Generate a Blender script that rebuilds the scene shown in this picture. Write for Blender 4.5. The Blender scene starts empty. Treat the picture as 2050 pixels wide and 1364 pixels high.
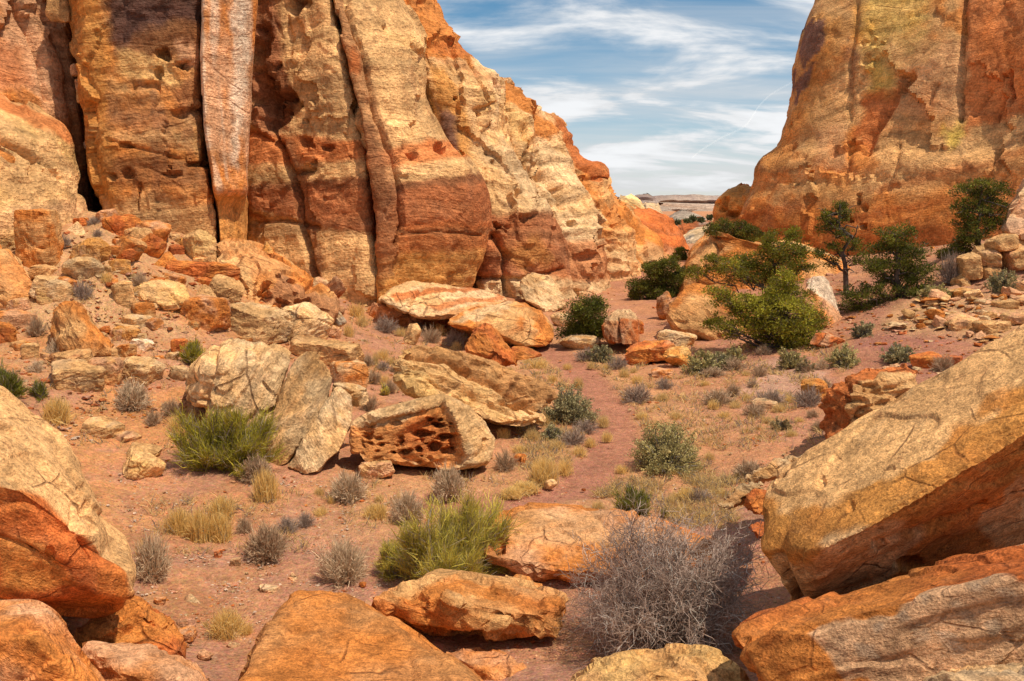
import bpy, bmesh, math
import numpy as np

# ------------------------------------------------------------------ camera, sky, sun, exposure
SC = bpy.context.scene
COL = SC.collection
W, H, F = 2050.0, 1364.0, 1775.0          # photograph size and focal length in its pixels
CAM = np.array([0.0, 0.0, 5.0])
TH = math.radians(8.8)                     # camera looks slightly down
cd = bpy.data.cameras.new('camera')
cam = bpy.data.objects.new('camera', cd)
COL.objects.link(cam)
cam.location = CAM
cam.rotation_euler = (math.radians(90) - TH, 0, 0)
cd.sensor_width = 36.0
cd.lens = 36.0 * F / W
cd.clip_start = 0.1
cd.clip_end = 20000
SC.camera = cam

SUN = np.array([0.37, -0.22, 0.90])
SUN = SUN / np.linalg.norm(SUN)
SUN_EL = math.asin(SUN[2])
SUN_AZ = math.atan2(SUN[0], SUN[1])

world = bpy.data.worlds.new('World')
SC.world = world
world.use_nodes = True


def build_sky():
    nt = world.node_tree
    nt.nodes.clear()
    N, L = nt.nodes.new, nt.links.new
    out = N('ShaderNodeOutputWorld')
    bg_sky = N('ShaderNodeBackground')
    bg_cloud = N('ShaderNodeBackground')
    mix = N('ShaderNodeMixShader')
    sky = N('ShaderNodeTexSky')
    sky.sky_type = 'NISHITA'
    sky.sun_disc = False
    sky.sun_elevation = SUN_EL
    sky.sun_rotation = SUN_AZ
    sky.altitude = 1700
    sky.dust_density = 0.15
    sky.ozone_density = 2.5
    hs = N('ShaderNodeHueSaturation'); hs.inputs['Hue'].default_value = 0.485; hs.inputs['Saturation'].default_value = 1.35; hs.inputs['Value'].default_value = 1.0
    L(sky.outputs[0], hs.inputs['Color']); L(hs.outputs[0], bg_sky.inputs[0])
    bg_sky.inputs[1].default_value = 0.10
    bg_cloud.inputs[0].default_value = (0.975, 0.985, 1.0, 1)
    bg_cloud.inputs[1].default_value = 0.80
    tc = N('ShaderNodeTexCoord')
    sep = N('ShaderNodeSeparateXYZ')
    L(tc.outputs['Generated'], sep.inputs[0])
    zc = N('ShaderNodeMath'); zc.operation = 'MAXIMUM'; L(sep.outputs[2], zc.inputs[0]); zc.inputs[1].default_value = 0.0
    zz = N('ShaderNodeMath'); zz.operation = 'ADD'; L(zc.outputs[0], zz.inputs[0]); zz.inputs[1].default_value = 0.22
    px = N('ShaderNodeMath'); px.operation = 'DIVIDE'; L(sep.outputs[0], px.inputs[0]); L(zz.outputs[0], px.inputs[1])
    py = N('ShaderNodeMath'); py.operation = 'DIVIDE'; L(sep.outputs[1], py.inputs[0]); L(zz.outputs[0], py.inputs[1])
    cmb = N('ShaderNodeCombineXYZ'); L(px.outputs[0], cmb.inputs[0]); L(py.outputs[0], cmb.inputs[1])

    def noise(scale, sx, sy, off, rot, detail, rough, dist):
        mp = N('ShaderNodeMapping')
        mp.inputs['Location'].default_value = off
        mp.inputs['Rotation'].default_value = (0, 0, rot)
        mp.inputs['Scale'].default_value = (sx, sy, 1)
        L(cmb.outputs[0], mp.inputs[0])
        n = N('ShaderNodeTexNoise')
        n.inputs['Scale'].default_value = scale
        n.inputs['Detail'].default_value = detail
        n.inputs['Roughness'].default_value = rough
        n.inputs['Distortion'].default_value = dist
        L(mp.outputs[0], n.inputs['Vector'])
        return n.outputs[0]

    def ramp(src, a, b):
        r = N('ShaderNodeMapRange'); r.interpolation_type = 'SMOOTHSTEP'
        L(src, r.inputs[0]); r.inputs[1].default_value = a; r.inputs[2].default_value = b
        return r.outputs[0]

    def mth(op, a, b):
        m = N('ShaderNodeMath'); m.operation = op
        for i, q in enumerate((a, b)):
            if isinstance(q, (int, float)):
                m.inputs[i].default_value = q
            else:
                L(q, m.inputs[i])
        return m.outputs[0]
    veil = ramp(noise(0.9, 0.50, 1.0, (0.35, 0.2, 0), 0.05, 4, 0.55, 0.4), 0.40, 0.70)
    wisp = ramp(noise(2.2, 0.34, 2.0, (4.4, 1.7, 0), -0.10, 8, 0.58, 0.7), 0.33, 0.72)
    puff = ramp(noise(2.0, 0.62, 1.25, (2.55, 2.35, 0), 0.0, 9, 0.58, 0.35), 0.45, 0.66)
    horiz = ramp(sep.outputs[2], 0.12, 0.01)
    s = mth('ADD', mth('MULTIPLY', veil, 0.55), mth('MULTIPLY', wisp, 0.34))
    s = mth('ADD', s, mth('MULTIPLY', puff, 0.82))
    s = mth('ADD', s, mth('MULTIPLY', horiz, 0.60))
    s = mth('MINIMUM', mth('ADD', s, 0.04), 0.97)
    br = N('ShaderNodeMapRange'); L(puff, br.inputs[0])
    br.inputs[3].default_value = 0.76; br.inputs[4].default_value = 0.98
    L(br.outputs[0], bg_cloud.inputs[1])
    L(s, mix.inputs[0]); L(bg_sky.outputs[0], mix.inputs[1]); L(bg_cloud.outputs[0], mix.inputs[2])
    L(mix.outputs[0], out.inputs[0])


build_sky()
sl = bpy.data.lights.new('sun', 'SUN')
sl.energy = 4.8
sl.angle = math.radians(0.8)
sl.color = (1.0, 0.875, 0.69)
sun = bpy.data.objects.new('sun', sl)
COL.objects.link(sun)
from mathutils import Vector
sun.rotation_euler = Vector(SUN).to_track_quat('Z', 'Y').to_euler()
SC.view_settings.view_transform = 'Standard'
SC.view_settings.look = 'None'
SC.view_settings.exposure = -0.03
SC.view_settings.gamma = 1.0
SC.view_settings.use_curve_mapping = False
SC.cycles.max_bounces = 4
SC.cycles.diffuse_bounces = 3

# ------------------------------------------------------------------ helpers
ST, CT = math.sin(TH), math.cos(TH)


def rays(u, v):
    u = np.asarray(u, float); v = np.asarray(v, float)
    x = (u - W / 2) / F
    y = (H / 2 - v) / F
    return np.stack([x, CT + y * ST, -ST + y * CT], -1)


def at(u, v, Y):
    d = rays(u, v)
    return CAM + d * (np.asarray(Y, float) / d[..., 1])[..., None]


def proj(P):
    q = P - CAM
    f = q[..., 1] * CT - q[..., 2] * ST
    up = q[..., 1] * ST + q[..., 2] * CT
    f = np.maximum(f, 0.05)
    return W / 2 + F * q[..., 0] / f, H / 2 - F * up / f


def hash3(ix, iy, iz, seed):
    h = (ix * 374761393 + iy * 668265263 + iz * 2147483647 + seed * 144665) & 0xFFFFFFFF
    h = ((h ^ (h >> 13)) * 1274126177) & 0xFFFFFFFF
    h = ((h ^ (h >> 16)) * 2246822519) & 0xFFFFFFFF
    return h ^ (h >> 15)


GR = np.random.RandomState(5).normal(size=(256, 3))
GR /= np.linalg.norm(GR, axis=1)[:, None]


def noise3(P, seed=0):
    P = np.asarray(P, float)
    i = np.floor(P).astype(np.int64)
    f = P - i
    w = f * f * f * (f * (f * 6 - 15) + 10)
    r = 0.0
    for dx in (0, 1):
        wx = w[:, 0] if dx else 1 - w[:, 0]
        for dy in (0, 1):
            wy = w[:, 1] if dy else 1 - w[:, 1]
            for dz in (0, 1):
                wz = w[:, 2] if dz else 1 - w[:, 2]
                g = GR[hash3(i[:, 0] + dx, i[:, 1] + dy, i[:, 2] + dz, seed) & 255]
                d = g[:, 0] * (f[:, 0] - dx) + g[:, 1] * (f[:, 1] - dy) + g[:, 2] * (f[:, 2] - dz)
                r = r + d * wx * wy * wz
    return r * 1.5


def fbm(P, octv=4, seed=0, gain=0.5, lac=2.03):
    a, r, s = 1.0, 0.0, 1.0
    for o in range(octv):
        r = r + a * noise3(P * s, seed + o * 17)
        a *= gain
        s *= lac
    return r


def sstep(a, b, x):
    t = np.clip((x - a) / (b - a), 0, 1)
    return t * t * (3 - 2 * t)


def steps(x, w=.10):
    """flat plates with sharp risers"""
    f = np.floor(x)
    return f + sstep(.5 - w, .5 + w, x - f)


def lerp(a, b, t):
    return a + (b - a) * t


def poly_sd(u, v, poly):
    """signed pixel distance to a polygon, positive inside"""
    poly = np.asarray(poly, float)
    n = len(poly)
    d = np.full(u.shape, 1e9)
    inside = np.zeros(u.shape, bool)
    for i in range(n):
        a, b = poly[i], poly[(i + 1) % n]
        e = b - a
        wu, wv = u - a[0], v - a[1]
        t = np.clip((wu * e[0] + wv * e[1]) / (e @ e + 1e-9), 0, 1)
        d = np.minimum(d, np.hypot(wu - e[0] * t, wv - e[1] * t))
        c = (a[1] > v) != (b[1] > v)
        if b[1] != a[1]:
            inside ^= c & (u < (b[0] - a[0]) * (v - a[1]) / (b[1] - a[1]) + a[0])
    return np.where(inside, d, -d)


def line_d(u, v, line):
    d = np.full(u.shape, 1e9)
    line = np.asarray(line, float)
    for i in range(len(line) - 1):
        a, b = line[i], line[i + 1]
        e = b - a
        t = np.clip(((u - a[0]) * e[0] + (v - a[1]) * e[1]) / (e @ e + 1e-9), 0, 1)
        d = np.minimum(d, np.hypot(u - a[0] - e[0] * t, v - a[1] - e[1] * t))
    return d


def new_mesh(name, V, Fc, smooth=True):
    """V (n,3); Fc int array (m,3) or (m,4)"""
    me = bpy.data.meshes.new(name)
    V = np.ascontiguousarray(V, np.float32)
    Fc = np.ascontiguousarray(Fc, np.int32)
    m, k = Fc.shape
    me.vertices.add(len(V))
    me.vertices.foreach_set('co', V.ravel())
    me.loops.add(m * k)
    me.loops.foreach_set('vertex_index', Fc.ravel())
    me.polygons.add(m)
    me.polygons.foreach_set('loop_start', np.arange(0, m * k, k, dtype=np.int32))
    me.polygons.foreach_set('loop_total', np.full(m, k, np.int32))
    me.update(calc_edges=True)
    me.polygons.foreach_set('use_smooth', np.full(m, smooth))
    return me


def set_col(me, C, name='Col'):
    a = me.attributes.new(name, 'FLOAT_COLOR', 'POINT')
    C4 = np.ones((len(C), 4), np.float32)
    C4[:, :3] = np.clip(C, 0, 1)
    a.data.foreach_set('color', C4.ravel())


def set_vec(me, V, name='bedv'):
    a = me.attributes.new(name, 'FLOAT_VECTOR', 'POINT')
    a.data.foreach_set('vector', np.ascontiguousarray(V, np.float32).ravel())


def link(name, me, mat=None, label=None, cat=None, group=None, kind=None, parent=None):
    o = bpy.data.objects.new(name, me)
    COL.objects.link(o)
    if mat is not None and me is not None and len(me.materials) == 0:
        me.materials.append(mat)
    if label: o['label'] = label
    if cat: o['category'] = cat
    if group: o['group'] = group
    if kind: o['kind'] = kind
    if parent is not None: o.parent = parent
    return o


def recentre(V, base=True):
    c = V.mean(0)
    if base:
        c[2] = V[:, 2].min()
    return c


# ------------------------------------------------------------------ colours (linear albedo)
CREAM = np.array((.68, .395, .17))
PALE = np.array((.69, .455, .24))
TAN = np.array((.58, .315, .125))
YEL = np.array((.66, .39, .145))
OCH = np.array((.60, .265, .065))
ORG = np.array((.59, .21, .048))
RST = np.array((.46, .125, .032))
RED = np.array((.39, .11, .038))
BRN = np.array((.21, .085, .036))
VARN = np.array((.105, .05, .038))
PINK = np.array((.64, .335, .175))
WHT = np.array((.74, .58, .42))
GREY = np.array((.34, .27, .20))
LICH = np.array((.33, .27, .03))
SAND = np.array((.46, .215, .11))
PSAND = np.array((.43, .21, .13))


# ------------------------------------------------------------------ materials
def rock_material(name, fine, bump_d, bed_scale, contrast=0.5, bump_s=0.8, bed_str=0.5, stretch=.2, speck=.5, crk=.8, gain=1.1):
    m = bpy.data.materials.new(name)
    m.use_nodes = True
    nt = m.node_tree
    N, L = nt.nodes.new, nt.links.new
    b = nt.nodes['Principled BSDF']
    b.inputs['Roughness'].default_value = 0.92
    b.inputs['Specular IOR Level'].default_value = 0.15
    col = N('ShaderNodeAttribute'); col.attribute_name = 'Col'
    bed = N('ShaderNodeAttribute'); bed.attribute_name = 'bedv'
    geo = N('ShaderNodeNewGeometry')

    def noise(vec, scale, detail, rough, dist=0.0):
        n = N('ShaderNodeTexNoise')
        L(vec, n.inputs['Vector'])
        n.inputs['Scale'].default_value = scale
        n.inputs['Detail'].default_value = detail
        n.inputs['Roughness'].default_value = rough
        n.inputs['Distortion'].default_value = dist
        return n.outputs[0]

    def rng(src, a, b_, c, d):
        r = N('ShaderNodeMapRange')
        L(src, r.inputs[0])
        for i, q in enumerate((a, b_, c, d)):
            r.inputs[i + 1].default_value = q
        return r.outputs[0]

    def mulc(a, fac):
        mx = N('ShaderNodeVectorMath'); mx.operation = 'SCALE'
        L(a, mx.inputs[0]); L(fac, mx.inputs['Scale'])
        return mx.outputs[0]
    mp = N('ShaderNodeMapping'); mp.inputs['Scale'].default_value = (stretch, stretch, 1.0)
    L(bed.outputs['Vector'], mp.inputs[0])
    pos = geo.outputs['Position']
    n_big = noise(pos, fine * 0.22, 3, 0.6, 0.4)
    n_fine = noise(pos, fine * 2.2, 6, 0.70)
    n_bed = noise(mp.outputs[0], bed_scale, 4, 0.62, 0.15)
    n_bed2 = noise(mp.outputs[0], bed_scale * 4.5, 3, 0.6, 0.15)
    n_spk = noise(pos, fine * 9.0, 2, 0.5)
    c = mulc(col.outputs['Color'], rng(n_big, 0.33, 0.67, gain * (1 - 0.38 * contrast), gain * (1 + 0.38 * contrast)))
    c = mulc(c, rng(n_bed, 0.36, 0.64, 1 - bed_str * contrast, 1 + bed_str * 0.7 * contrast))
    c = mulc(c, rng(n_bed2, 0.36, 0.60, 1 - bed_str * 1.1 * contrast, 1 + bed_str * 0.4 * contrast))
    c = mulc(c, rng(n_fine, 0.38, 0.62, 1 - 0.42 * contrast, 1 + 0.34 * contrast))
    c = mulc(c, rng(n_spk, 0.34, 0.66, 1 - 0.42 * contrast, 1 + 0.36 * contrast))
    # sparse dark mineral stains
    st = N('ShaderNodeMix'); st.data_type = 'RGBA'; st.blend_type = 'MIX'
    n_st = noise(pos, fine * 0.9, 6, 0.72, 0.8)
    L(rng(n_st, 0.57, 0.66, 0.0, 0.7), st.inputs['Factor'])
    L(c, st.inputs['A'])
    dk = N('ShaderNodeVectorMath'); dk.operation = 'MULTIPLY'
    L(c, dk.inputs[0]); dk.inputs[1].default_value = (0.50, 0.42, 0.42)
    L(dk.outputs[0], st.inputs['B'])
    # paler worn patches
    wn = N('ShaderNodeMix'); wn.data_type = 'RGBA'
    n_w = noise(pos, fine * 0.5, 4, 0.65, 0.6)
    L(rng(n_w, 0.54, 0.66, 0.0, 0.45), wn.inputs['Factor'])
    L(st.outputs['Result'], wn.inputs['A'])
    lt = N('ShaderNodeVectorMath'); lt.operation = 'MULTIPLY_ADD'
    L(c, lt.inputs[0]); lt.inputs[1].default_value = (1.05, 1.12, 1.2); lt.inputs[2].default_value = (0.05, 0.04, 0.03)
    L(lt.outputs[0], wn.inputs['B'])
    # dark lichen and pit specks
    sp = N('ShaderNodeMix'); sp.data_type = 'RGBA'
    n_sp = noise(pos, fine * 4.0, 4, 0.62, 0.3)
    L(rng(n_sp, 0.60, 0.66, 0.0, speck), sp.inputs['Factor'])
    L(wn.outputs['Result'], sp.inputs['A'])
    dk2 = N('ShaderNodeVectorMath'); dk2.operation = 'MULTIPLY'
    L(wn.outputs['Result'], dk2.inputs[0]); dk2.inputs[1].default_value = (0.42, 0.40, 0.46)
    L(dk2.outputs[0], sp.inputs['B'])
    # hairline fractures, broken up by noise
    wv = N('ShaderNodeVectorMath'); wv.operation = 'MULTIPLY_ADD'
    nv = N('ShaderNodeTexNoise'); nv.inputs['Scale'].default_value = fine * 0.8; nv.inputs['Detail'].default_value = 3
    L(mp.outputs[0], nv.inputs['Vector'])
    L(nv.outputs['Color'], wv.inputs[0]); wv.inputs[1].default_value = (0.5 / fine,) * 3
    mp2 = N('ShaderNodeMapping'); mp2.inputs['Scale'].default_value = (0.55, 0.55, 1.0)
    L(bed.outputs['Vector'], mp2.inputs[0]); L(mp2.outputs[0], wv.inputs[2])
    vo = N('ShaderNodeTexVoronoi'); vo.feature = 'DISTANCE_TO_EDGE'; vo.inputs['Scale'].default_value = fine * 0.42
    L(wv.outputs[0], vo.inputs['Vector'])
    ck = N('ShaderNodeMath'); ck.operation = 'MULTIPLY'
    L(rng(vo.outputs['Distance'], 0.006, 0.022, 1.0, 0.0), ck.inputs[0]); L(rng(n_big, 0.47, 0.60, 0.0, crk), ck.inputs[1])
    cm = N('ShaderNodeMix'); cm.data_type = 'RGBA'
    L(ck.outputs[0], cm.inputs['Factor']); L(sp.outputs['Result'], cm.inputs['A'])
    dk3 = N('ShaderNodeVectorMath'); dk3.operation = 'MULTIPLY'
    L(sp.outputs['Result'], dk3.inputs[0]); dk3.inputs[1].default_value = (0.42, 0.36, 0.36)
    L(dk3.outputs[0], cm.inputs['B'])
    L(cm.outputs['Result'], b.inputs['Base Color'])
    hsum = N('ShaderNodeMath'); hsum.operation = 'MULTIPLY_ADD'
    L(n_bed, hsum.inputs[0]); hsum.inputs[1].default_value = 0.8; L(n_fine, hsum.inputs[2])
    hb = N('ShaderNodeMath'); hb.operation = 'MULTIPLY_ADD'
    L(n_bed2, hb.inputs[0]); hb.inputs[1].default_value = 0.45; L(hsum.outputs[0], hb.inputs[2])
    hsum = hb
    h2 = N('ShaderNodeMath'); h2.operation = 'MULTIPLY_ADD'
    L(n_spk, h2.inputs[0]); h2.inputs[1].default_value = 0.30; L(hsum.outputs[0], h2.inputs[2])
    h3 = N('ShaderNodeMath'); h3.operation = 'MULTIPLY_ADD'
    L(n_st, h3.inputs[0]); h3.inputs[1].default_value = -0.7; L(h2.outputs[0], h3.inputs[2])
    h4 = N('ShaderNodeMath'); h4.operation = 'MULTIPLY_ADD'
    L(ck.outputs[0], h4.inputs[0]); h4.inputs[1].default_value = -0.6; L(h3.outputs[0], h4.inputs[2])
    h3 = h4
    bp = N('ShaderNodeBump')
    bp.inputs['Strength'].default_value = bump_s
    bp.inputs['Distance'].default_value = bump_d
    L(h3.outputs[0], bp.inputs['Height'])
    L(bp.outputs[0], b.inputs['Normal'])
    return m


M_CLIFF = rock_material('sandstone_cliff', 1.1, 0.20, 2.4, 0.52, 0.9, 0.26, .20, .3, .35, 1.15)
M_FAR = rock_material('sandstone_far', 0.35, 0.7, 0.8, 0.6, 0.7, 0.5)
M_MID = rock_material('sandstone_boulder', 2.6, 0.075, 7.0, 0.54, 0.9, 0.34, .22, .45)
M_NEAR = rock_material('sandstone_near', 6.5, 0.032, 15.0, 0.62, 1.0, 0.28, .30, .6)


def ground_material():
    m = bpy.data.materials.new('red_sand')
    m.use_nodes = True
    nt = m.node_tree
    N, L = nt.nodes.new, nt.links.new
    b = nt.nodes['Principled BSDF']
    b.inputs['Roughness'].default_value = 0.97
    b.inputs['Specular IOR Level'].default_value = 0.05
    col = N('ShaderNodeAttribute'); col.attribute_name = 'Col'
    geo = N('ShaderNodeNewGeometry')

    def noise(scale, detail, rough, dist=0.0):
        n = N('ShaderNodeTexNoise')
        L(geo.outputs['Position'], n.inputs['Vector'])
        n.inputs['Scale'].default_value = scale
        n.inputs['Detail'].default_value = detail
        n.inputs['Roughness'].default_value = rough
        n.inputs['Distortion'].default_value = dist
        return n.outputs[0]

    def rng(src, a, b_, c, d):
        r = N('ShaderNodeMapRange')
        L(src, r.inputs[0])
        for i, q in enumerate((a, b_, c, d)):
            r.inputs[i + 1].default_value = q
        return r.outputs[0]
    v = N('ShaderNodeTexVoronoi'); v.feature = 'F1'
    v.inputs['Scale'].default_value = 26.0
    L(geo.outputs['Position'], v.inputs['Vector'])
    n1, n2, n3 = noise(0.9, 8, 0.65, 0.4), noise(7.0, 8, 0.7), noise(45.0, 4, 0.6)
    c = col.outputs['Color']
    for src, lo, hi in ((n1, 0.80, 1.18), (n2, 0.70, 1.26), (n3, 0.78, 1.2)):
        mx = N('ShaderNodeVectorMath'); mx.operation = 'SCALE'
        L(c, mx.inputs[0]); L(rng(src, 0.3, 0.7, lo, hi), mx.inputs['Scale'])
        c = mx.outputs[0]
    # scattered grit: paler and darker grains
    gr = N('ShaderNodeMix'); gr.data_type = 'RGBA'; gr.blend_type = 'MULTIPLY'
    gr.inputs['Factor'].default_value = 0.30
    L(c, gr.inputs['A']); L(v.outputs['Color'], gr.inputs['B'])
    hue = N('ShaderNodeHueSaturation'); hue.inputs['Saturation'].default_value = 0.35; hue.inputs['Value'].default_value = 1.9
    L(v.outputs['Color'], hue.inputs['Color']); L(hue.outputs[0], gr.inputs['B'])
    L(gr.outputs['Result'], b.inputs['Base Color'])
    h = N('ShaderNodeMath'); h.operation = 'MULTIPLY_ADD'
    L(v.outputs['Distance'], h.inputs[0]); h.inputs[1].default_value = -0.5; L(n2, h.inputs[2])
    h2 = N('ShaderNodeMath'); h2.operation = 'MULTIPLY_ADD'
    L(n3, h2.inputs[0]); h2.inputs[1].default_value = 0.35; L(h.outputs[0], h2.inputs[2])
    bp = N('ShaderNodeBump'); bp.inputs['Strength'].default_value = 0.9; bp.inputs['Distance'].default_value = 0.05
    L(h2.outputs[0], bp.inputs['Height']); L(bp.outputs[0], b.inputs['Normal'])
    return m


M_GROUND = ground_material()


def plant_material(name, rough=0.75, trans=0.0):
    m = bpy.data.materials.new(name)
    m.use_nodes = True
    nt = m.node_tree
    b = nt.nodes['Principled BSDF']
    b.inputs['Roughness'].default_value = rough
    b.inputs['Specular IOR Level'].default_value = 0.2
    col = nt.nodes.new('ShaderNodeAttribute'); col.attribute_name = 'Col'
    nt.links.new(col.outputs['Color'], b.inputs['Base Color'])
    if trans:
        tr = nt.nodes.new('ShaderNodeBsdfTranslucent')
        nt.links.new(col.outputs['Color'], tr.inputs['Color'])
        mx = nt.nodes.new('ShaderNodeMixShader')
        mx.inputs[0].default_value = trans
        out = nt.nodes['Material Output']
        nt.links.new(b.outputs[0], mx.inputs[1])
        nt.links.new(tr.outputs[0], mx.inputs[2])
        nt.links.new(mx.outputs[0], out.inputs[0])
    return m


M_LEAF = plant_material('foliage', 0.7, 0.25)
M_TWIG = plant_material('twigs', 0.9)
M_GRASS = plant_material('dry_grass', 0.8, 0.45)


def bark_material():
    m = bpy.data.materials.new('bark')
    m.use_nodes = True
    nt = m.node_tree
    b = nt.nodes['Principled BSDF']
    b.inputs['Roughness'].default_value = 0.95
    n = nt.nodes.new('ShaderNodeTexNoise'); n.inputs['Scale'].default_value = 14; n.inputs['Detail'].default_value = 6
    r = nt.nodes.new('ShaderNodeValToRGB')
    r.color_ramp.elements[0].position = .35; r.color_ramp.elements[0].color = (.035, .022, .016, 1)
    r.color_ramp.elements[1].position = .7; r.color_ramp.elements[1].color = (.15, .11, .085, 1)
    nt.links.new(n.outputs[0], r.inputs[0]); nt.links.new(r.outputs[0], b.inputs['Base Color'])
    bp = nt.nodes.new('ShaderNodeBump'); bp.inputs['Distance'].default_value = .03
    nt.links.new(n.outputs[0], bp.inputs['Height']); nt.links.new(bp.outputs[0], b.inputs['Normal'])
    return m


M_BARK = bark_material()

# ------------------------------------------------------------------ terrain heights
# (pixel u, v, ground height) read off the photograph; world x,y follow from the ray
TC = [
    # wash floor and trail
    (1180, 850, 0), (1230, 950, 0), (1050, 1000, .05), (1300, 1020, .05), (1180, 760, 0), (1110, 700, .05), (1500, 830, .12),
    (1400, 900, .05), (1600, 760, .35), (1450, 760, .15), (1300, 740, .1), (1250, 660, .1), (1150, 640, .1), (1300, 600, .05),
    (1340, 540, 0), (1380, 505, 0.0), (1000, 880, .05), (900, 990, .05), (700, 1000, .1), (1550, 960, .2),
    (450, 1150, .05), (400, 1330, .1), (640, 1120, .05), (800, 1050, .05), (330, 1250, .1), (1250, 1200, .1),
    # left talus
    (700, 660, .75), (640, 600, 1.42), (780, 610, .7), (760, 760, .35), (980, 640, .35), (900, 600, .6), (1050, 600, .5),
    (450, 650, 1.72), (440, 560, 2.7), (350, 520, 3.28), (300, 465, 4.06), (250, 440, 4.48), (170, 415, 4.9), (420, 485, 3.72), (520, 560, 2.55), (560, 640, 1.6),
    (200, 560, 2.9), (100, 600, 2.5), (60, 680, 1.93), (250, 650, 2.0), (330, 720, 1.46), (50, 760, 1.55), (300, 780, 1.0), (60, 520, 3.4),
    (200, 860, .8), (130, 830, 1.0), (250, 920, .55), (330, 1000, .25), (640, 955, .1), (450, 960, .3), (360, 830, .8), (700, 850, .25),
    # right slope
    (1650, 690, .55), (1575, 690, .4), (1780, 740, .6), (1850, 720, .85), (1760, 655, 1.05), (1960, 660, 1.35), (2050, 640, 1.55),
    (1800, 620, 1.5), (1900, 580, 2.05), (2050, 560, 2.45), (1700, 600, 1.2), (1900, 520, 2.9), (2040, 490, 3.4), (1500, 600, .9),
    (1420, 560, .6),
]
tc = []
for (u, v, z) in TC:
    d = rays(u, v)
    t = (z - CAM[2]) / d[2]
    p = CAM + d * t
    tc.append((p[0], p[1], z))
tc += [(0, 0, 3.4), (-4, 0, 3.4), (4, 0, 3.4), (0, 4.5, 1.5), (-3.5, 5, 1.3), (3.5, 5.0, 1.5), (5, 8, .9), (-5, 8, .8), (9, 12, .8),
       (-9, 13, 1.3), (-12, 8, 2.0), (12, 4, 2.2), (14, 18, 1.2), (-16, 20, 2.4), (20, 25, 2.2), (-22, 30, 5.0), (30, 36, 4.2),
       (0, 70, 0), (10, 90, -.2), (20, 120, -.6), (-10, 60, 1.5), (30, 80, 1.0), (-30, 10, 3), (35, 15, 3.5), (-35, 60, 5),
       (45, 60, 4), (0, 130, -.8), (40, 130, -.5), (0, -8, 3.6), (-20, -8, 3.4), (25, -8, 3.6)]
tc = np.array(tc)


def tps_fit(p, z, lam=0.4):
    n = len(p)
    d = np.hypot(p[:, None, 0] - p[None, :, 0], p[:, None, 1] - p[None, :, 1])
    K = np.where(d > 0, d * d * np.log(d + 1e-9), 0) + lam * np.eye(n) * 4
    P = np.c_[np.ones(n), p]
    A = np.block([[K, P], [P.T, np.zeros((3, 3))]])
    return np.linalg.solve(A, np.r_[z, 0, 0, 0])


TW = tps_fit(tc[:, :2], tc[:, 2])
GX0, GX1, GY0, GY1, GS = -44.0, 60.0, -8.0, 134.0, 0.25
gx = np.arange(GX0, GX1 + GS / 2, GS)
gy = np.arange(GY0, GY1 + GS / 2, GS)
GXX, GYY = np.meshgrid(gx, gy)
Q = np.c_[GXX.ravel(), GYY.ravel()]
Z = TW[-3] + Q @ TW[-2:]
for i in range(len(tc)):
    d2 = (Q[:, 0] - tc[i, 0]) ** 2 + (Q[:, 1] - tc[i, 1]) ** 2
    Z += TW[i] * 0.5 * d2 * np.log(d2 + 1e-9)
Z = np.clip(Z, -1.5, 8)
Z += 0.10 * fbm(np.c_[Q * 0.35, np.zeros(len(Q))], 3, 3) * sstep(3, 10, Q[:, 1])
GZ = Z.reshape(GXX.shape)


def hgt(x, y):
    x = np.asarray(x, float); y = np.asarray(y, float)
    fx = np.clip((x - GX0) / GS, 0, len(gx) - 1.001)
    fy = np.clip((y - GY0) / GS, 0, len(gy) - 1.001)
    i = fx.astype(int); j = fy.astype(int)
    a, b = fx - i, fy - j
    return (GZ[j, i] * (1 - a) * (1 - b) + GZ[j, i + 1] * a * (1 - b) + GZ[j + 1, i] * (1 - a) * b + GZ[j + 1, i + 1] * a * b)


YS = np.geomspace(4.5, 125, 420)


def hits(u, v):
    """ground points under pixels"""
    u = np.atleast_1d(np.asarray(u, float)); v = np.atleast_1d(np.asarray(v, float))
    d = rays(u, v)
    d = d / d[:, 1:2]
    X = CAM[0] + d[:, 0:1] * YS
    Zr = CAM[2] + d[:, 2:3] * YS
    below = Zr <= hgt(X, np.broadcast_to(YS, X.shape))
    k = np.where(below.any(1), below.argmax(1), len(YS) - 1)
    k0 = np.maximum(k - 1, 0)
    lo, hi = YS[k0], YS[k]
    for _ in range(8):
        mid = (lo + hi) / 2
        bl = CAM[2] + d[:, 2] * mid <= hgt(d[:, 0] * mid, mid)
        hi = np.where(bl, mid, hi); lo = np.where(bl, lo, mid)
    y = (lo + hi) / 2
    return np.c_[d[:, 0] * y, y, hgt(d[:, 0] * y, y)]


def hit(u, v):
    return hits([u], [v])[0]
# ------------------------------------------------------------------ ground sheet
TRAIL = [(900, 1004), (1020, 1002), (1120, 985), (1190, 940), (1230, 888), (1224, 835), (1195, 785), (1160, 745), (1120, 712), (1085, 690)]
trail_w = hits([p[0] for p in TRAIL], [p[1] for p in TRAIL])


def axis(lo, hi, a, b, fine, grow, far_lo, far_hi):
    c = list(np.arange(a, b + fine / 2, fine))
    s = fine
    while c[-1] < far_hi:
        s *= grow; c.append(c[-1] + s)
    s = fine
    while c[0] > far_lo:
        s *= grow; c.insert(0, c[0] - s)
    return np.array(c)


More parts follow.
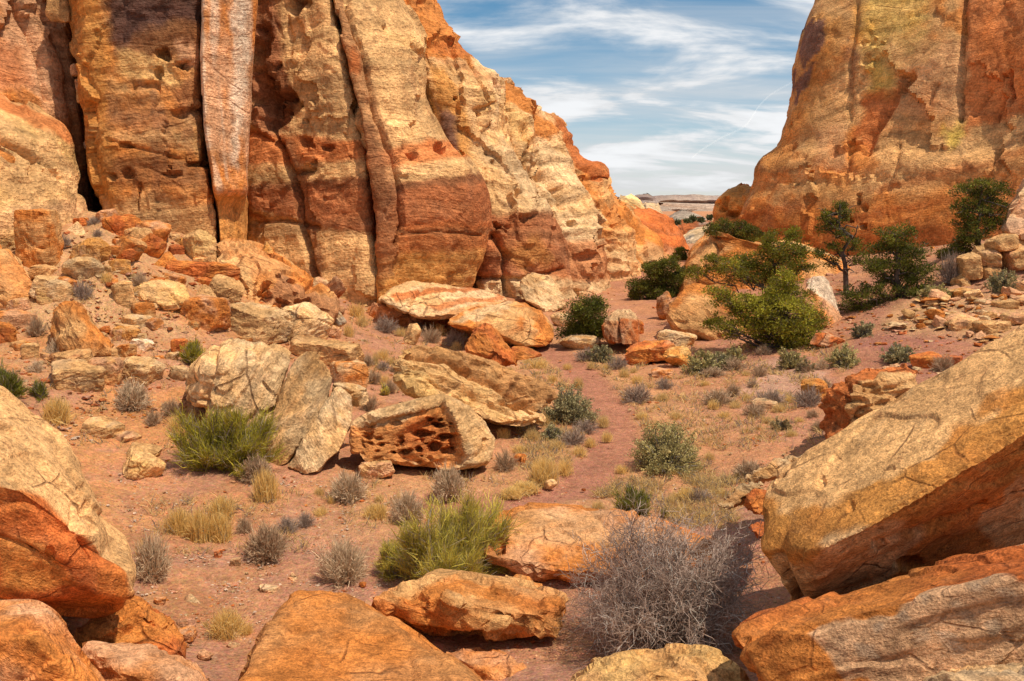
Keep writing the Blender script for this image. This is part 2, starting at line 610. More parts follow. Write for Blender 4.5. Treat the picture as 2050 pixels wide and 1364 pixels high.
def ground():
    # y rows grow with distance, x columns are even near the middle
    y = [-6.0]
    while y[-1] < 6: y.append(y[-1] + 0.25)
    s = 0.085
    while y[-1] < 30: y.append(y[-1] + s); s = 0.085 + 0.0055 * max(0, y[-1] - 8)
    while y[-1] < 5000: y.append(y[-1] + s); s *= 1.05
    y = np.array(y)
    x = axis(0, 0, -13, 15, 0.11, 1.07, -4000, 4000)
    X, Y = np.meshgrid(x, y)
    P = np.c_[X.ravel(), Y.ravel()]
    z = hgt(P[:, 0], P[:, 1])
    # beyond the surveyed area fall to a plain
    edge = np.maximum.reduce([GX0 + 6 - P[:, 0], P[:, 0] - GX1 + 6, P[:, 1] - GY1 + 10, np.zeros(len(P))])
    f = sstep(0, 60, edge)
    z = lerp(z, -3.0, f)
    near = (np.abs(P[:, 0]) < 40) & (P[:, 1] < 70)
    q = np.c_[P[near], np.zeros(near.sum())]
    td = line_d(q[:, 0], q[:, 1], trail_w[:, :2])
    ontrail = 1 - sstep(0.30, 0.80, td + .18 * fbm(q * 1.1, 2, 33))
    rough = 0.055 * fbm(q * 1.3, 3, 11) + 0.022 * fbm(q * 6.0, 2, 12) + .02 * np.abs(fbm(q * 2.6, 2, 19))
    u, v = proj(np.c_[q[:, :2], z[near]])
    talus = np.maximum(sstep(1.0, 2.2, z[near]) * (q[:, 1] > 12), 0)
    rough = rough * (1 - .75 * ontrail) * (1 + 1.3 * talus) - 0.05 * ontrail
    z[near] += rough
    V = np.c_[P, z]
    C = np.tile(SAND, (len(V), 1))
    cn = C[near]
    n1 = fbm(q * 0.35, 4, 21) + .5 * fbm(q * 1.6, 3, 5)
    cn = lerp(cn, PSAND, sstep(-.2, .5, n1)[:, None] * .8)
    nr = (sstep(16, 11, q[:, 1]) * sstep(-1.2, .6, n1))[:, None]
    cn = lerp(cn, np.array((.36, .185, .125)), nr * .75)                    # pinkish gravel wash near the camera
    cn = lerp(cn, np.array((.52, .30, .145)), (talus * sstep(-.7, .4, n1))[:, None] * .85)
    cn = lerp(cn, np.array((.52, .235, .085)), (sstep(-2, -7, q[:, 0]) * sstep(.1, -.5, n1))[:, None] * .6)
    rs = sstep(4, 9, q[:, 0]) * sstep(16, 22, q[:, 1])
    cn = lerp(cn, np.array((.37, .165, .11)), (rs * sstep(-.6, .3, n1))[:, None] * .8)
    pur = sstep(-12, 22, poly_sd(u, v, [(1640, 745), (1700, 690), (1800, 655), (1930, 690), (1960, 720), (1850, 745)]))
    cn = lerp(cn, np.array((.32, .135, .10)), (pur * (.6 + .4 * sstep(-.5, .3, n1)))[:, None])
    pale = sstep(-15, 20, poly_sd(u, v, [(1450, 790), (1560, 720), (1660, 740), (1650, 790), (1560, 800)]) + 25 * n1)
    cn = lerp(cn, np.array((.50, .31, .215)), pale[:, None] * .6)
    rub = sstep(-14, 14, poly_sd(u, v, [(1760, 655), (1790, 620), (1850, 598), (1900, 590), (1960, 590), (2200, 560), (2200, 650), (1985, 690), (1900, 665), (1830, 668)]) + 14 * n1)
    cn = lerp(cn, np.array((.50, .28, .14)), rub[:, None] * .85)
    side_ = sstep(3.2, 1.2, td) * (1 - ontrail) * sstep(-.5, .4, n1 + .2) * (q[:, 1] < 32)
    cn = lerp(cn, np.array((.50, .26, .115)), side_[:, None] * .6)
    cn = lerp(cn, np.array((.36, .155, .10)), ontrail[:, None] * .8)
    C[near] = cn
    nx, ny = len(x), len(y)
    idx = np.arange(nx * ny).reshape(ny, nx)
    Fc = np.stack([idx[:-1, :-1], idx[:-1, 1:], idx[1:, 1:], idx[1:, :-1]], -1).reshape(-1, 4)
    me = new_mesh('ground', V, Fc)
    set_col(me, C)
    link('ground', me, M_GROUND, kind='structure', label='red sandy canyon floor with gravel and a worn footpath')


ground()


# ------------------------------------------------------------------ cliffs
def catmull(xs, ys, x):
    """monotone-ish smooth interpolation of table rows"""
    xs = np.asarray(xs, float); ys = np.asarray(ys, float)
    m = np.gradient(ys, xs, axis=0)
    i = np.clip(np.searchsorted(xs, x) - 1, 0, len(xs) - 2)
    h = (xs[i + 1] - xs[i])[:, None]
    t = ((x - xs[i])[:, None]) / h
    y0, y1, m0, m1 = ys[i], ys[i + 1], m[i], m[i + 1]
    return ((2 * t ** 3 - 3 * t ** 2 + 1) * y0 + (t ** 3 - 2 * t ** 2 + t) * h * m0 + (-2 * t ** 3 + 3 * t ** 2) * y1 + (t ** 3 - t ** 2) * h * m1)


def cliff(name, rows, YL, YR, side=4.0, p=0.45, back=8.0, backL=None, step=0.16, seed=1, base=CREAM, alt=TAN, bands=(), paints=(), cracks=(), pits=(),
          rough=1.0, plates=1.0, facet=.5, cell=2.6, tilt=0.0, ledge=1.0, flute=1.0, mat=None, label=None, blotch=1.0, streak=None, yaw_in=0.25):
    """A rock buttress: rows = (v, u_left, u_right, set_back) from top to bottom.
    Front face between the two edges, rounded corners, side walls running back into the hill."""
    rows = np.array(rows, float)
    Ym = (YL + YR) / 2
    vs_len = (rows[-1, 0] - rows[0, 0]) / F * Ym
    wmax = (rows[:, 2] - rows[:, 1]).max() / F * Ym
    nt_ = int(max(10, vs_len / step))
    nf = int(max(16, (wmax + 1.6 * side) / step))
    nb = int(max(4, back / (step * 2.5)))
    v = np.linspace(rows[0, 0], rows[-1, 0], nt_)
    R = catmull(rows[:, 0], rows[:, 1:], v)
    phi = np.linspace(-math.pi / 2, math.pi / 2, nf)
    # even out the spacing along the superellipse
    ff = np.linspace(-math.pi / 2, math.pi / 2, 4000)
    xf = np.sign(np.sin(ff)) * np.abs(np.sin(ff)) ** p
    df = 1 - np.abs(np.cos(ff)) ** p
    L_ = np.r_[0, np.cumsum(np.hypot(np.diff(xf) * wmax / 2, np.diff(df) * side))]
    phi = np.interp(np.linspace(0, L_[-1], nf), L_, ff)
    xf = np.sign(np.sin(phi)) * np.abs(np.sin(phi)) ** p
    df = 1 - np.abs(np.cos(phi)) ** p
    mid, half = (R[:, 0] + R[:, 1]) / 2, (R[:, 1] - R[:, 0]) / 2
    U = mid[:, None] + half[:, None] * xf[None]
    Y = lerp(YL, YR, (xf[None] + 1) / 2) + R[:, 2][:, None] + side * df[None]
    P = at(U, np.repeat(v[:, None], nf, 1), Y)
    # side walls run back into the hill at constant height
    tb = (np.linspace(0, 1, nb + 1)[1:] ** 1.4)
    bl = back if backL is None else backL
    sL = (P[:, :1, 0] / P[:, :1, 1])[..., None]; sR = (P[:, -1:, 0] / P[:, -1:, 1])[..., None]
    Lb = P[:, :1] + np.concatenate([tb[None, :, None] * bl * (sL + .12), np.repeat(np.stack([tb * bl, tb * 0], -1)[None], nt_, 0)], -1)
    Rb = P[:, -1:] + np.concatenate([tb[None, :, None] * back * (sR - .12), np.repeat(np.stack([tb * back, tb * 0], -1)[None], nt_, 0)], -1)
    G = np.concatenate([Lb[:, ::-1], P, Rb], 1)
    nr, ncol = G.shape[:2]
    du = np.gradient(G, axis=1); dv = np.gradient(G, axis=0)
    Nn = np.cross(du, dv)
    Nn /= np.linalg.norm(Nn, axis=2)[..., None] + 1e-9
    V = G.reshape(-1, 3); Nn = Nn.reshape(-1, 3)
    if (Nn[:, 1].mean()) > 0:
        Nn = -Nn
    k = Ym / 36.0
    u_, v_ = proj(V)
    s = V[:, 2] + tilt * V[:, 0]
    warp = 0.6 * k * fbm(V * (0.18 / k), 2, seed + 3)
    sb = s + warp
    d = 0.55 * k * fbm(V * (0.16 / k), 3, seed) + 0.16 * k * fbm(V * (0.8 / k), 3, seed + 1) + 0.05 * k * fbm(V * (3.0 / k), 2, seed + 4)
    q = np.c_[V[:, 0] * .14, V[:, 1] * .14, sb * 1.15] / k
    l1 = noise3(q, seed + 5)
    l2 = noise3(q * np.array((1.6, 1.6, 3.4)), seed + 6)
    d += ledge * k * (0.085 * np.tanh(5 * l1) + 0.045 * np.tanh(4 * l2))
    pn = fbm(np.c_[V[:, 0] * .30, V[:, 1] * .30, V[:, 2] * .15] / k, 3, seed + 15)
    d += plates * k * (0.30 * steps(pn * 3.2, .07) - 0.24 * pn * 3.2)
    pn2 = fbm(np.c_[V[:, 0] * .8, V[:, 1] * .8, sb * .7] / k, 2, seed + 16)
    d += plates * k * 0.07 * steps(pn2 * 3.0, .08)
    fl = noise3(np.c_[V[:, 0] * .55, V[:, 1] * .55, V[:, 2] * .06] / k, seed + 7)
    d += flute * k * (0.22 * fl - 0.30 * np.maximum(0, 0.10 - np.abs(fl + .05)) / 0.10 * sstep(-.1, .35, noise3(V * .12 / k, seed + 9)))
    d *= rough
    # flat joint-bounded facets: every vertex follows the tilted plane of its nearest cell
    if facet:
        rsf = np.random.RandomState(seed + 60)
        sc_ = np.array((1.0, .45, .42)) / (cell * k)
        q_ = (V + .22 * cell * k * np.stack([fbm(V * (1.1 / k), 2, seed + 61), fbm(V * (1.1 / k), 2, seed + 62), fbm(V * (1.1 / k), 2, seed + 63)], -1)) * sc_
        lo_, hi_ = q_.min(0), q_.max(0)
        M_ = int(np.clip((hi_[0] - lo_[0]) * (hi_[2] - lo_[2]) * 2.0, 8, 160))
        cs = V[rsf.randint(0, len(V), M_)] * sc_
        best = np.full(len(V), 1e9); bi_ = np.zeros(len(V), int)
        for j_ in range(M_):
            dj = ((q_ - cs[j_]) ** 2).sum(1)
            m_ = dj < best
            best[m_] = dj[m_]; bi_[m_] = j_
        tl_ = rsf.normal(size=(M_, 3)) * np.array((.16, .0, .07))
        rel = V - (cs / sc_)[bi_]
        d += facet * ((rel * tl_[bi_]).sum(1) + rsf.uniform(-.22, .22, M_)[bi_] * k)
    # bite-shaped hollows (tafoni) scattered by noise
    hol = noise3(V * np.array((.9, .9, 1.3)) / k, seed + 12)
    d -= rough * blotch * k * 0.22 * sstep(.42, .60, hol)
    fade_side = np.ones(len(V))
    for (ln, wpx, dep) in cracks:
        dd = line_d(u_ + 5 * fbm(V * 0.9, 2, seed + 30), v_, ln)
        d -= dep * np.exp(-(dd / wpx) ** 2)
    wob1 = 1.0 * fbm(V * (1.0 / k), 2, seed + 33); wob2 = 1.0 * fbm(V * (1.0 / k), 2, seed + 34); wob3 = fbm(V * (2.2 / k), 2, seed + 35)
    for (pu, pv, ru, rv, dep) in pits:
        rr = ((u_ + wob1 * ru - pu) / ru) ** 2 + ((v_ + wob2 * rv - pv) / rv) ** 2
        rr = rr * np.clip(1 + .8 * wob3, .3, 2.5)
        d -= dep * sstep(1.5, .25, rr)
    V = V + Nn * d[:, None]
    # --- colour of the stone
    nA = fbm(V * (.22 / k), 4, seed + 40)
    nB = fbm(V * (1.1 / k), 4, seed + 41)
    C = lerp(base, alt, sstep(-.25, .55, nA + .4 * nB)[:, None])
    bb = noise3(np.c_[V[:, 0] * .1, V[:, 1] * .1, sb * 3.2] / k, seed + 42)
    C = C * (1 + .22 * np.tanh(3 * bb))[:, None]
    eu = 10 * nB + 6 * nA
    if streak is not None:   # desert-varnish streaks running down the face
        colr, stg, thr = streak
        vs = fbm(np.c_[V[:, 0] * 1.3, V[:, 1] * 1.3, V[:, 2] * .10] / k, 3, seed + 50) + .6 * nA
        C = lerp(C, colr, (sstep(thr, thr + .35, vs) * stg)[:, None])
    for bd in bands:      # (u0, vtop0, vbot0, u1, vtop1, vbot1, colour, strength, softness)
        u0, a0, b0, u1, a1, b1, colr, stg, soft = bd
        t = (u_ - u0) / (u1 - u0)
        va, vb = a0 + (a1 - a0) * t, b0 + (b1 - b0) * t
        vv = v_ + .6 * eu
        m = sstep(va - soft, va + soft, vv) * (1 - sstep(vb - soft, vb + soft, vv))
        C = lerp(C, colr, (m * stg)[:, None])
    for (poly, colr, stg, soft) in paints:
        sd = poly_sd(u_ + 1.3 * eu, v_ + 1.6 * eu, poly)
        m = sstep(-soft, soft, sd)
        C = lerp(C, colr, (m * stg)[:, None])
    idx = np.arange(nr * ncol).reshape(nr, ncol)
    Fc = np.stack([idx[:-1, :-1], idx[1:, :-1], idx[1:, 1:], idx[:-1, 1:]], -1).reshape(-1, 4)
    c = recentre(V)
    me = new_mesh(name, V - c, Fc)
    me.set_sharp_from_angle(angle=math.radians(42))
    set_col(me, C)
    set_vec(me, np.c_[V[:, 0], V[:, 1], sb])
    o = link(name, me, mat or M_CLIFF, kind='structure', label=label)
    o.location = c
    return o
DKR = np.array((.27, .085, .04))
cliff('cliff_wall_far_left', [(-320, -520, 90, 2.0), (0, -420, 126, 1.0), (150, -390, 150, .6), (280, -370, 174, .3), (400, -350, 190, 0), (540, -340, 200, 0)],
      24, 31.5, side=2.5, p=.4, back=7, step=0.1, seed=101, base=PINK * .95, alt=ORG, rough=0.32, tilt=.25, blotch=0.1,
      cracks=[([(30, 0), (75, 90), (90, 200)], 7, .35), ([(60, -50), (125, 120), (160, 330)], 6, .3)],
      paints=[([(80, -40), (140, -40), (190, 420), (120, 280), (95, 140)], BRN * 1.5, .55, 14), ([(-50, 90), (40, 80), (60, 170), (-50, 180)], RST, .6, 14)],
      streak=(BRN * 1.4, .5, .25), plates=0.6, facet=0.5, label='tall reddish cliff wall at the left edge above the pale bulge')
cliff('cliff_bulge', [(160, -320, -30, 3.0), (178, -320, 12, 2.2), (215, -310, 70, 1.4), (265, -305, 122, .8), (320, -300, 142, .5), (380, -300, 156, .2), (430, -300, 172, 0), (520, -300, 180, -.2)],
      21.5, 28.5, side=2.2, p=.5, back=3, step=0.08, seed=111, base=CREAM, alt=YEL * .95, rough=0.35, tilt=.45, blotch=0.1,
      bands=[(0, 185, 215, 140, 268, 300, RST * 1.2, .75, 7), (0, 420, 470, 170, 400, 440, PINK, .5, 14)],
      cracks=[([(0, 275), (40, 300), (75, 322), (60, 350)], 6, .5), ([(20, 318), (5, 300)], 6, .5), ([(85, 325), (118, 362)], 3, .3), ([(150, 330), (162, 420)], 4, .3)],
      plates=0.6, facet=0.5, label='rounded pale sandstone bulge with a rust band at the left edge')
cliff('cliff_foot', [(280, -260, -12, 1.5), (300, -260, 8, 1), (340, -250, 22, .6), (420, -240, 30, .3), (500, -230, 34, 0), (560, -230, 36, 0)],
      19, 26.6, side=1.5, p=.4, back=3, step=0.1, seed=121, base=TAN, alt=ORG, rough=.5, tilt=.1, blotch=.4,
      cracks=[([(2, 300), (20, 380), (26, 500)], 6, .4)], label='fractured tan rock face at the far left edge')
cliff('cliff_buttress_varnished', [(-320, 118, 398, 1.6), (0, 146, 411, .7), (150, 160, 404, .45), (290, 182, 416, .2), (400, 203, 428, 0), (560, 214, 440, -.1)],
      29.6, 30.2, side=2.6, p=.33, back=8, step=.08, seed=131, base=ORG * .82, alt=TAN * .85, rough=0.42, tilt=-.22, ledge=.8, blotch=0.35,
      bands=[(180, 300, 360, 430, 330, 390, BRN, .62, 16), (180, 395, 520, 430, 400, 520, CREAM * .95, .55, 18), (180, 255, 275, 430, 275, 295, CREAM, .5, 9)],
      paints=[([(240, 20), (412, 20), (404, 150), (360, 120), (300, 105), (250, 110)], BRN * .8, .85, 22), ([(208, -80), (430, -80), (412, 55), (360, 40), (300, 62), (262, 75), (222, 80)], VARN * .8, .95, 14), ([(220, 60), (262, 60), (256, 110), (225, 100)], VARN, .8, 10),
              ([(150, 0), (205, 0), (215, 250), (225, 400), (190, 400), (175, 250)], OCH, .75, 14),
              ([(235, 100), (330, 120), (370, 170), (300, 160), (225, 140)], YEL, .8, 12), ([(350, 85), (404, 80), (404, 130), (362, 128)], PINK * 1.1, .7, 8),
              ([(340, 170), (405, 150), (415, 250), (360, 240)], BRN * 1.5, .7, 16), ([(220, 200), (300, 215), (390, 260), (330, 270), (220, 250)], BRN * 1.3, .6, 14)],
      pits=[(325, 108, 16, 9, .55), (375, 130, 17, 8, .6), (317, 143, 10, 10, .4), (290, 170, 22, 14, .25), (370, 220, 26, 12, .3), (250, 290, 20, 6, .25), (395, 330, 20, 5, .3),
            (225, 352, 9, 7, .25), (252, 350, 12, 9, .3), (350, 350, 24, 6, .25)],
      cracks=[([(215, 280), (290, 300), (420, 335)], 3, .12), ([(280, 370), (276, 420)], 2.5, .2)],
      streak=(BRN * 1.1, .6, .15), plates=0.7, facet=0.45, label='broad cliff buttress with dark desert varnish near its top')
cliff('cliff_return_face', [(-320, 392, 528, .9), (0, 404, 513, .4), (130, 400, 507, .25), (270, 410, 501, .1), (350, 424, 497, 0), (386, 428, 497, -.05), (400, 430, 496, .45), (480, 438, 497, .5), (560, 440, 498, .5)],
      30.1, 32.6, side=1.6, p=.3, back=7, seed=141, base=PINK, alt=ORG * 1.08, rough=0.15, tilt=.1, flute=.6, ledge=.5, blotch=.2, step=.1,
      bands=[(430, 392, 600, 500, 392, 600, OCH, .9, 4)],
      paints=[([(462, -50), (500, -50), (498, 130), (480, 290), (478, 340), (462, 330), (468, 120)], WHT, .75, 8), ([(404, -60), (414, -60), (404, 140), (418, 300), (426, 380), (416, 380), (398, 140)], WHT, .6, 4)],
      streak=(WHT, .55, .2), plates=0.25, facet=0.12, label='smooth pale streaked rock face turned to the right')
cliff('cliff_recessed_wall', [(-320, 470, 600, 2.2), (0, 495, 664, 1.2), (130, 494, 690, .8), (250, 492, 722, .5), (350, 490, 738, .25), (450, 490, 744, 0), (640, 490, 748, -.3)],
      37.2, 35.6, side=2.0, p=.38, back=6, step=0.08, seed=151, base=CREAM * 1.05, alt=CREAM * .85, rough=0.34, tilt=-.05, blotch=0.1,
      bands=[(520, 262, 330, 720, 285, 322, RST * 1.15, .8, 6), (520, 372, 440, 720, 358, 470, RED * .95, .85, 8), (520, 372, 385, 720, 356, 376, BRN * 1.1, .8, 5),
             (520, 420, 432, 720, 470, 600, CREAM, .7, 6), (500, 445, 470, 620, 440, 470, BRN, .5, 7)],
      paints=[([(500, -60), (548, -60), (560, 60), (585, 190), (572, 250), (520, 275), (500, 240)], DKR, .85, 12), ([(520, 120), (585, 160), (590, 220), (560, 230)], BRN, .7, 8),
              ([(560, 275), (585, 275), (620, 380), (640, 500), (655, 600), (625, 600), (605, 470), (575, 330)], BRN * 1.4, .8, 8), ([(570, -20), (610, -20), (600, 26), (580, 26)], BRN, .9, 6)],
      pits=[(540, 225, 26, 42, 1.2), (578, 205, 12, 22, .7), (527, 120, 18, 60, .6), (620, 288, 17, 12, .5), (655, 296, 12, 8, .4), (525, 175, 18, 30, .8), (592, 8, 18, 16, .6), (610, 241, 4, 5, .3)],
      cracks=[([(562, 290), (585, 350), (605, 450), (640, 590)], 6, .5), ([(500, 262), (560, 290)], 6, .3), ([(500, 445), (560, 440), (640, 455)], 5, .3), ([(590, 345), (625, 340)], 4, .3)],
      plates=0.5, facet=0.45, label='recessed cream cliff wall with dark red hollows behind the smooth face')
cliff('cliff_nose', [(-320, 540, 730, 3.4), (-100, 620, 772, 2.2), (0, 652, 800, 1.6), (80, 668, 846, 1.2), (130, 680, 850, 1.0), (190, 695, 853, .8), (290, 714, 900, .4), (360, 728, 950, .15), (430, 738, 967, 0), (520, 742, 966, 0), (575, 744, 955, .15), (650, 745, 950, .2)],
      34.8, 38.2, side=3.2, p=.48, back=9, step=0.085, seed=161, base=CREAM * 1.08, alt=CREAM * .86, rough=0.36, tilt=.02, blotch=0.1,
      bands=[(740, 300, 335, 900, 284, 330, RST * 1.25, .75, 7), (740, 372, 455, 950, 358, 455, RED, .85, 6), (740, 372, 385, 950, 358, 376, BRN, .75, 5), (740, 450, 520, 960, 446, 505, RST, .8, 8),
             (740, 515, 700, 960, 500, 700, OCH, .8, 12), (760, 458, 468, 960, 460, 470, BRN, .6, 4)],
      paints=[([(655, -40), (690, -30), (735, 150), (760, 230), (800, 350), (800, 560), (752, 560), (745, 420), (728, 300), (700, 180)], BRN * 1.5, .72, 9), ([(712, 240), (735, 240), (775, 350), (790, 420), (750, 420)], BRN, .8, 8),  # brown strips beside the crack: varnish, with the left-facing side's shade painted in
              ([(680, 90), (705, 90), (712, 140), (690, 140)], RST, .8, 8), ([(770, 60), (848, 80), (846, 105), (780, 80)], YEL, .5, 8)],
      pits=[(826, 318, 9, 10, .5), (868, 312, 12, 10, .5), (724, 360, 8, 40, .7), (770, 52, 4, 4, .3)],
      cracks=[([(646, -50), (668, 60), (690, 150), (714, 240), (730, 350), (740, 440), (748, 600)], 7, .8), ([(692, -20), (712, 60), (740, 180), (752, 240), (790, 320), (800, 400), (805, 450), (790, 490)], 3.6, .55),
              ([(805, 470), (870, 464), (960, 472)], 2.5, .12), ([(830, 90), (848, 110), (846, 140)], 4, .3)],
      streak=(BRN * 1.6, .35, .45), plates=0.45, facet=0.55, label='great banded cliff nose with cream top and red base')
cliff('cliff_domed_buttress', [(-240, 740, 800, 9), (-60, 775, 846, 5), (-8, 795, 872, 3.6), (25, 805, 888, 2.8), (60, 815, 908, 2.2), (105, 830, 940, 1.6), (140, 838, 980, 1.2), (165, 844, 1012, .9), (190, 848, 1016, .75), (260, 865, 1013, .6), (310, 890, 1035, .45), (380, 915, 1064, .3), (430, 940, 1092, .1), (480, 950, 1118, 0), (560, 955, 1136, -.1), (660, 955, 1150, -.2)],
      41.5, 43.5, side=3.4, p=.55, back=12, step=0.09, seed=171, base=CREAM * 1.05, alt=PALE, rough=0.5, tilt=.04, blotch=0.4,
      bands=[(850, 410, 560, 1100, 440, 560, RED, .82, 9), (850, 440, 455, 1100, 470, 482, BRN, .6, 5), (850, 500, 520, 1130, 505, 525, BRN, .5, 6), (900, 555, 680, 1140, 560, 680, PALE, .75, 7), (860, 95, 108, 1000, 160, 172, RED, .4, 4)],
      paints=[([(780, -80), (880, -80), (910, 50), (970, 112), (940, 125), (900, 108), (850, 112), (830, 90)], ORG * .92, .95, 5), ([(860, 90), (930, 85), (960, 115), (900, 108)], RST * .8, .7, 6),
              ([(850, 120), (900, 130), (935, 230), (945, 330), (905, 320), (880, 240)], OCH, .85, 12), ([(872, 215), (905, 215), (920, 300), (900, 330), (880, 280)], VARN * 1.4, .9, 8),
              ([(960, 190), (1014, 190), (1012, 225), (965, 225)], YEL, .55, 8), ([(1000, 500), (1060, 470), (1100, 520), (1060, 560)], OCH, .5, 10)],
      pits=[(902, 155, 3, 3, .4), (912, 196, 4, 4, .4), (958, 228, 4, 5, .4), (985, 250, 4, 4, .3), (962, 285, 3, 3, .3), (990, 323, 4, 5, .4), (978, 305, 3, 3, .3), (1030, 395, 10, 10, .5), (1045, 440, 16, 8, .5), (1070, 415, 10, 10, .5), (980, 480, 10, 8, .4), (1000, 460, 14, 5, .4)],
      cracks=[([(940, 125), (975, 200), (985, 210)], 2.5, .3), ([(1000, 205), (975, 215), (950, 220)], 4, .35), ([(950, 555), (1040, 560), (1120, 540)], 4, .3), ([(1010, 560), (1020, 600)], 5, .5), ([(985, 470), (1010, 520), (1010, 600)], 5, .5)],
      plates=0.7, facet=0.7, label='pale domed buttress with an orange cap behind the great nose')
cliff('cliff_ribbed_buttress', [(158, 1000, 1016, 6.5), (170, 1001, 1034, 5), (187, 1003, 1058, 4), (215, 1005, 1090, 3), (245, 1008, 1112, 2.2), (270, 1010, 1118, 1.5), (310, 1022, 1128, 1), (380, 1050, 1152, .6), (450, 1078, 1186, .25), (520, 1105, 1212, 0), (650, 1115, 1245, 0)],
      47, 50, side=3, p=.55, back=12, step=0.1, seed=181, base=PALE, alt=CREAM, rough=0.55, tilt=.04, blotch=0.6, flute=1.6,
      bands=[(1050, 470, 560, 1200, 490, 560, RST, .7, 8)],
      paints=[([(1000, 140), (1040, 170), (1120, 250), (1128, 275), (1090, 262), (1050, 238), (1012, 225)], ORG * .9, .95, 5), ([(1015, 225), (1060, 255), (1085, 300), (1050, 300), (1020, 270)], YEL, .75, 8), ([(1040, 560), (1100, 540), (1110, 610), (1040, 610)], PALE, .6, 8)],
      pits=[(1045, 260, 8, 8, .5), (1050, 330, 5, 20, .5), (1120, 380, 6, 8, .4), (1140, 450, 8, 8, .5), (1180, 500, 10, 7, .6), (1150, 520, 12, 8, .5)],
      cracks=[([(1045, 255), (1060, 310), (1085, 380), (1110, 450)], 3, .5), ([(1075, 260), (1095, 330), (1130, 420)], 3, .45)], plates=0.8, facet=0.8, ledge=1.6, label='ribbed pale buttress under an orange ridge, farther down the canyon')
cliff('cliff_orange_ridge', [(228, 1085, 1106, 7), (250, 1092, 1114, 5), (290, 1100, 1138, 3.5), (325, 1108, 1172, 2.4), (346, 1115, 1200, 1.8), (358, 1118, 1199, 1.6), (372, 1124, 1206, 1.3), (420, 1148, 1237, .7), (480, 1180, 1266, .3), (560, 1198, 1290, 0), (640, 1200, 1300, 0)],
      55, 58, side=3, p=.6, back=14, step=0.11, seed=191, base=CREAM, alt=ORG, rough=.62, tilt=.03, blotch=1.3, flute=1.3,
      paints=[([(1085, 225), (1200, 340), (1205, 365), (1180, 362), (1140, 320), (1110, 285)], RST, .9, 4), ([(1150, 400), (1240, 410), (1262, 470), (1200, 440)], ORG, .7, 8), ([(1190, 480), (1280, 500), (1290, 600), (1200, 600)], PALE, .6, 12)],
      pits=[(1165, 345, 7, 6, .5), (1150, 350, 6, 5, .5), (1200, 410, 6, 6, .5), (1230, 450, 6, 6, .5), (1225, 500, 7, 9, .6)], facet=0.5, ledge=2.4, label='stepped orange and cream ridge descending toward the valley mouth')
cliff('cliff_lower_ridge', [(350, 1170, 1192, 8), (378, 1185, 1216, 5), (398, 1190, 1240, 3.8), (430, 1200, 1272, 2.5), (470, 1220, 1303, 1.2), (520, 1240, 1334, .4), (560, 1250, 1348, 0), (620, 1250, 1356, 0)],
      66, 70, side=4, p=.6, back=16, step=0.13, seed=201, base=ORG * 1.05, alt=CREAM, rough=.42, tilt=.03, blotch=1.2, flute=1.4,
      paints=[([(1290, 480), (1335, 510), (1350, 590), (1300, 590)], PALE, .55, 8)], pits=[(1245, 440, 6, 5, .8), (1270, 480, 6, 5, .7), (1300, 530, 6, 5, .7)], plates=0.6, facet=0.3, ledge=2.4, label='low orange ridge far down the left side of the canyon')
cliff('cliff_red_spur', [(420, 1270, 1296, 9), (432, 1262, 1325, 6), (440, 1262, 1343, 4.5), (446, 1265, 1344, 4), (452, 1268, 1346, 3), (470, 1278, 1362, 1.5), (492, 1290, 1376, .6), (520, 1296, 1386, 0), (560, 1300, 1392, 0)],
      86, 90, side=4, p=.6, back=20, seed=211, base=RST * 1.1, alt=ORG, rough=.28, tilt=.02, blotch=1, bands=[(1300, 490, 560, 1390, 500, 560, PINK, .6, 6), (1280, 460, 464, 1380, 462, 466, BRN, .6, 3)], plates=0.4, facet=0.3, ledge=2.0, label='small red spur closing the left side of the canyon')
cliff('cliff_cream_dome_far', [(392, 1245, 1262, 12), (401, 1236, 1280, 7), (410, 1232, 1290, 4), (420, 1228, 1296, 2), (445, 1220, 1312, 0), (470, 1215, 1325, 0)],
      118, 122, side=5, p=.6, back=20, seed=221, plates=.12, base=YEL * 1.05, alt=PALE, rough=.3, mat=M_FAR, facet=0.1, label='distant cream rock dome behind the red spur')
cliff('cliff_core', [(-320, 20, 640, 4), (0, 60, 720, 2), (300, 80, 800, 1), (640, 80, 900, 0)], 38.5, 41, side=2, p=.3, back=3, seed=229, base=RST, alt=BRN * 1.4, rough=.4, step=.4, facet=0, label='dark rock deep in the clefts of the left cliff')
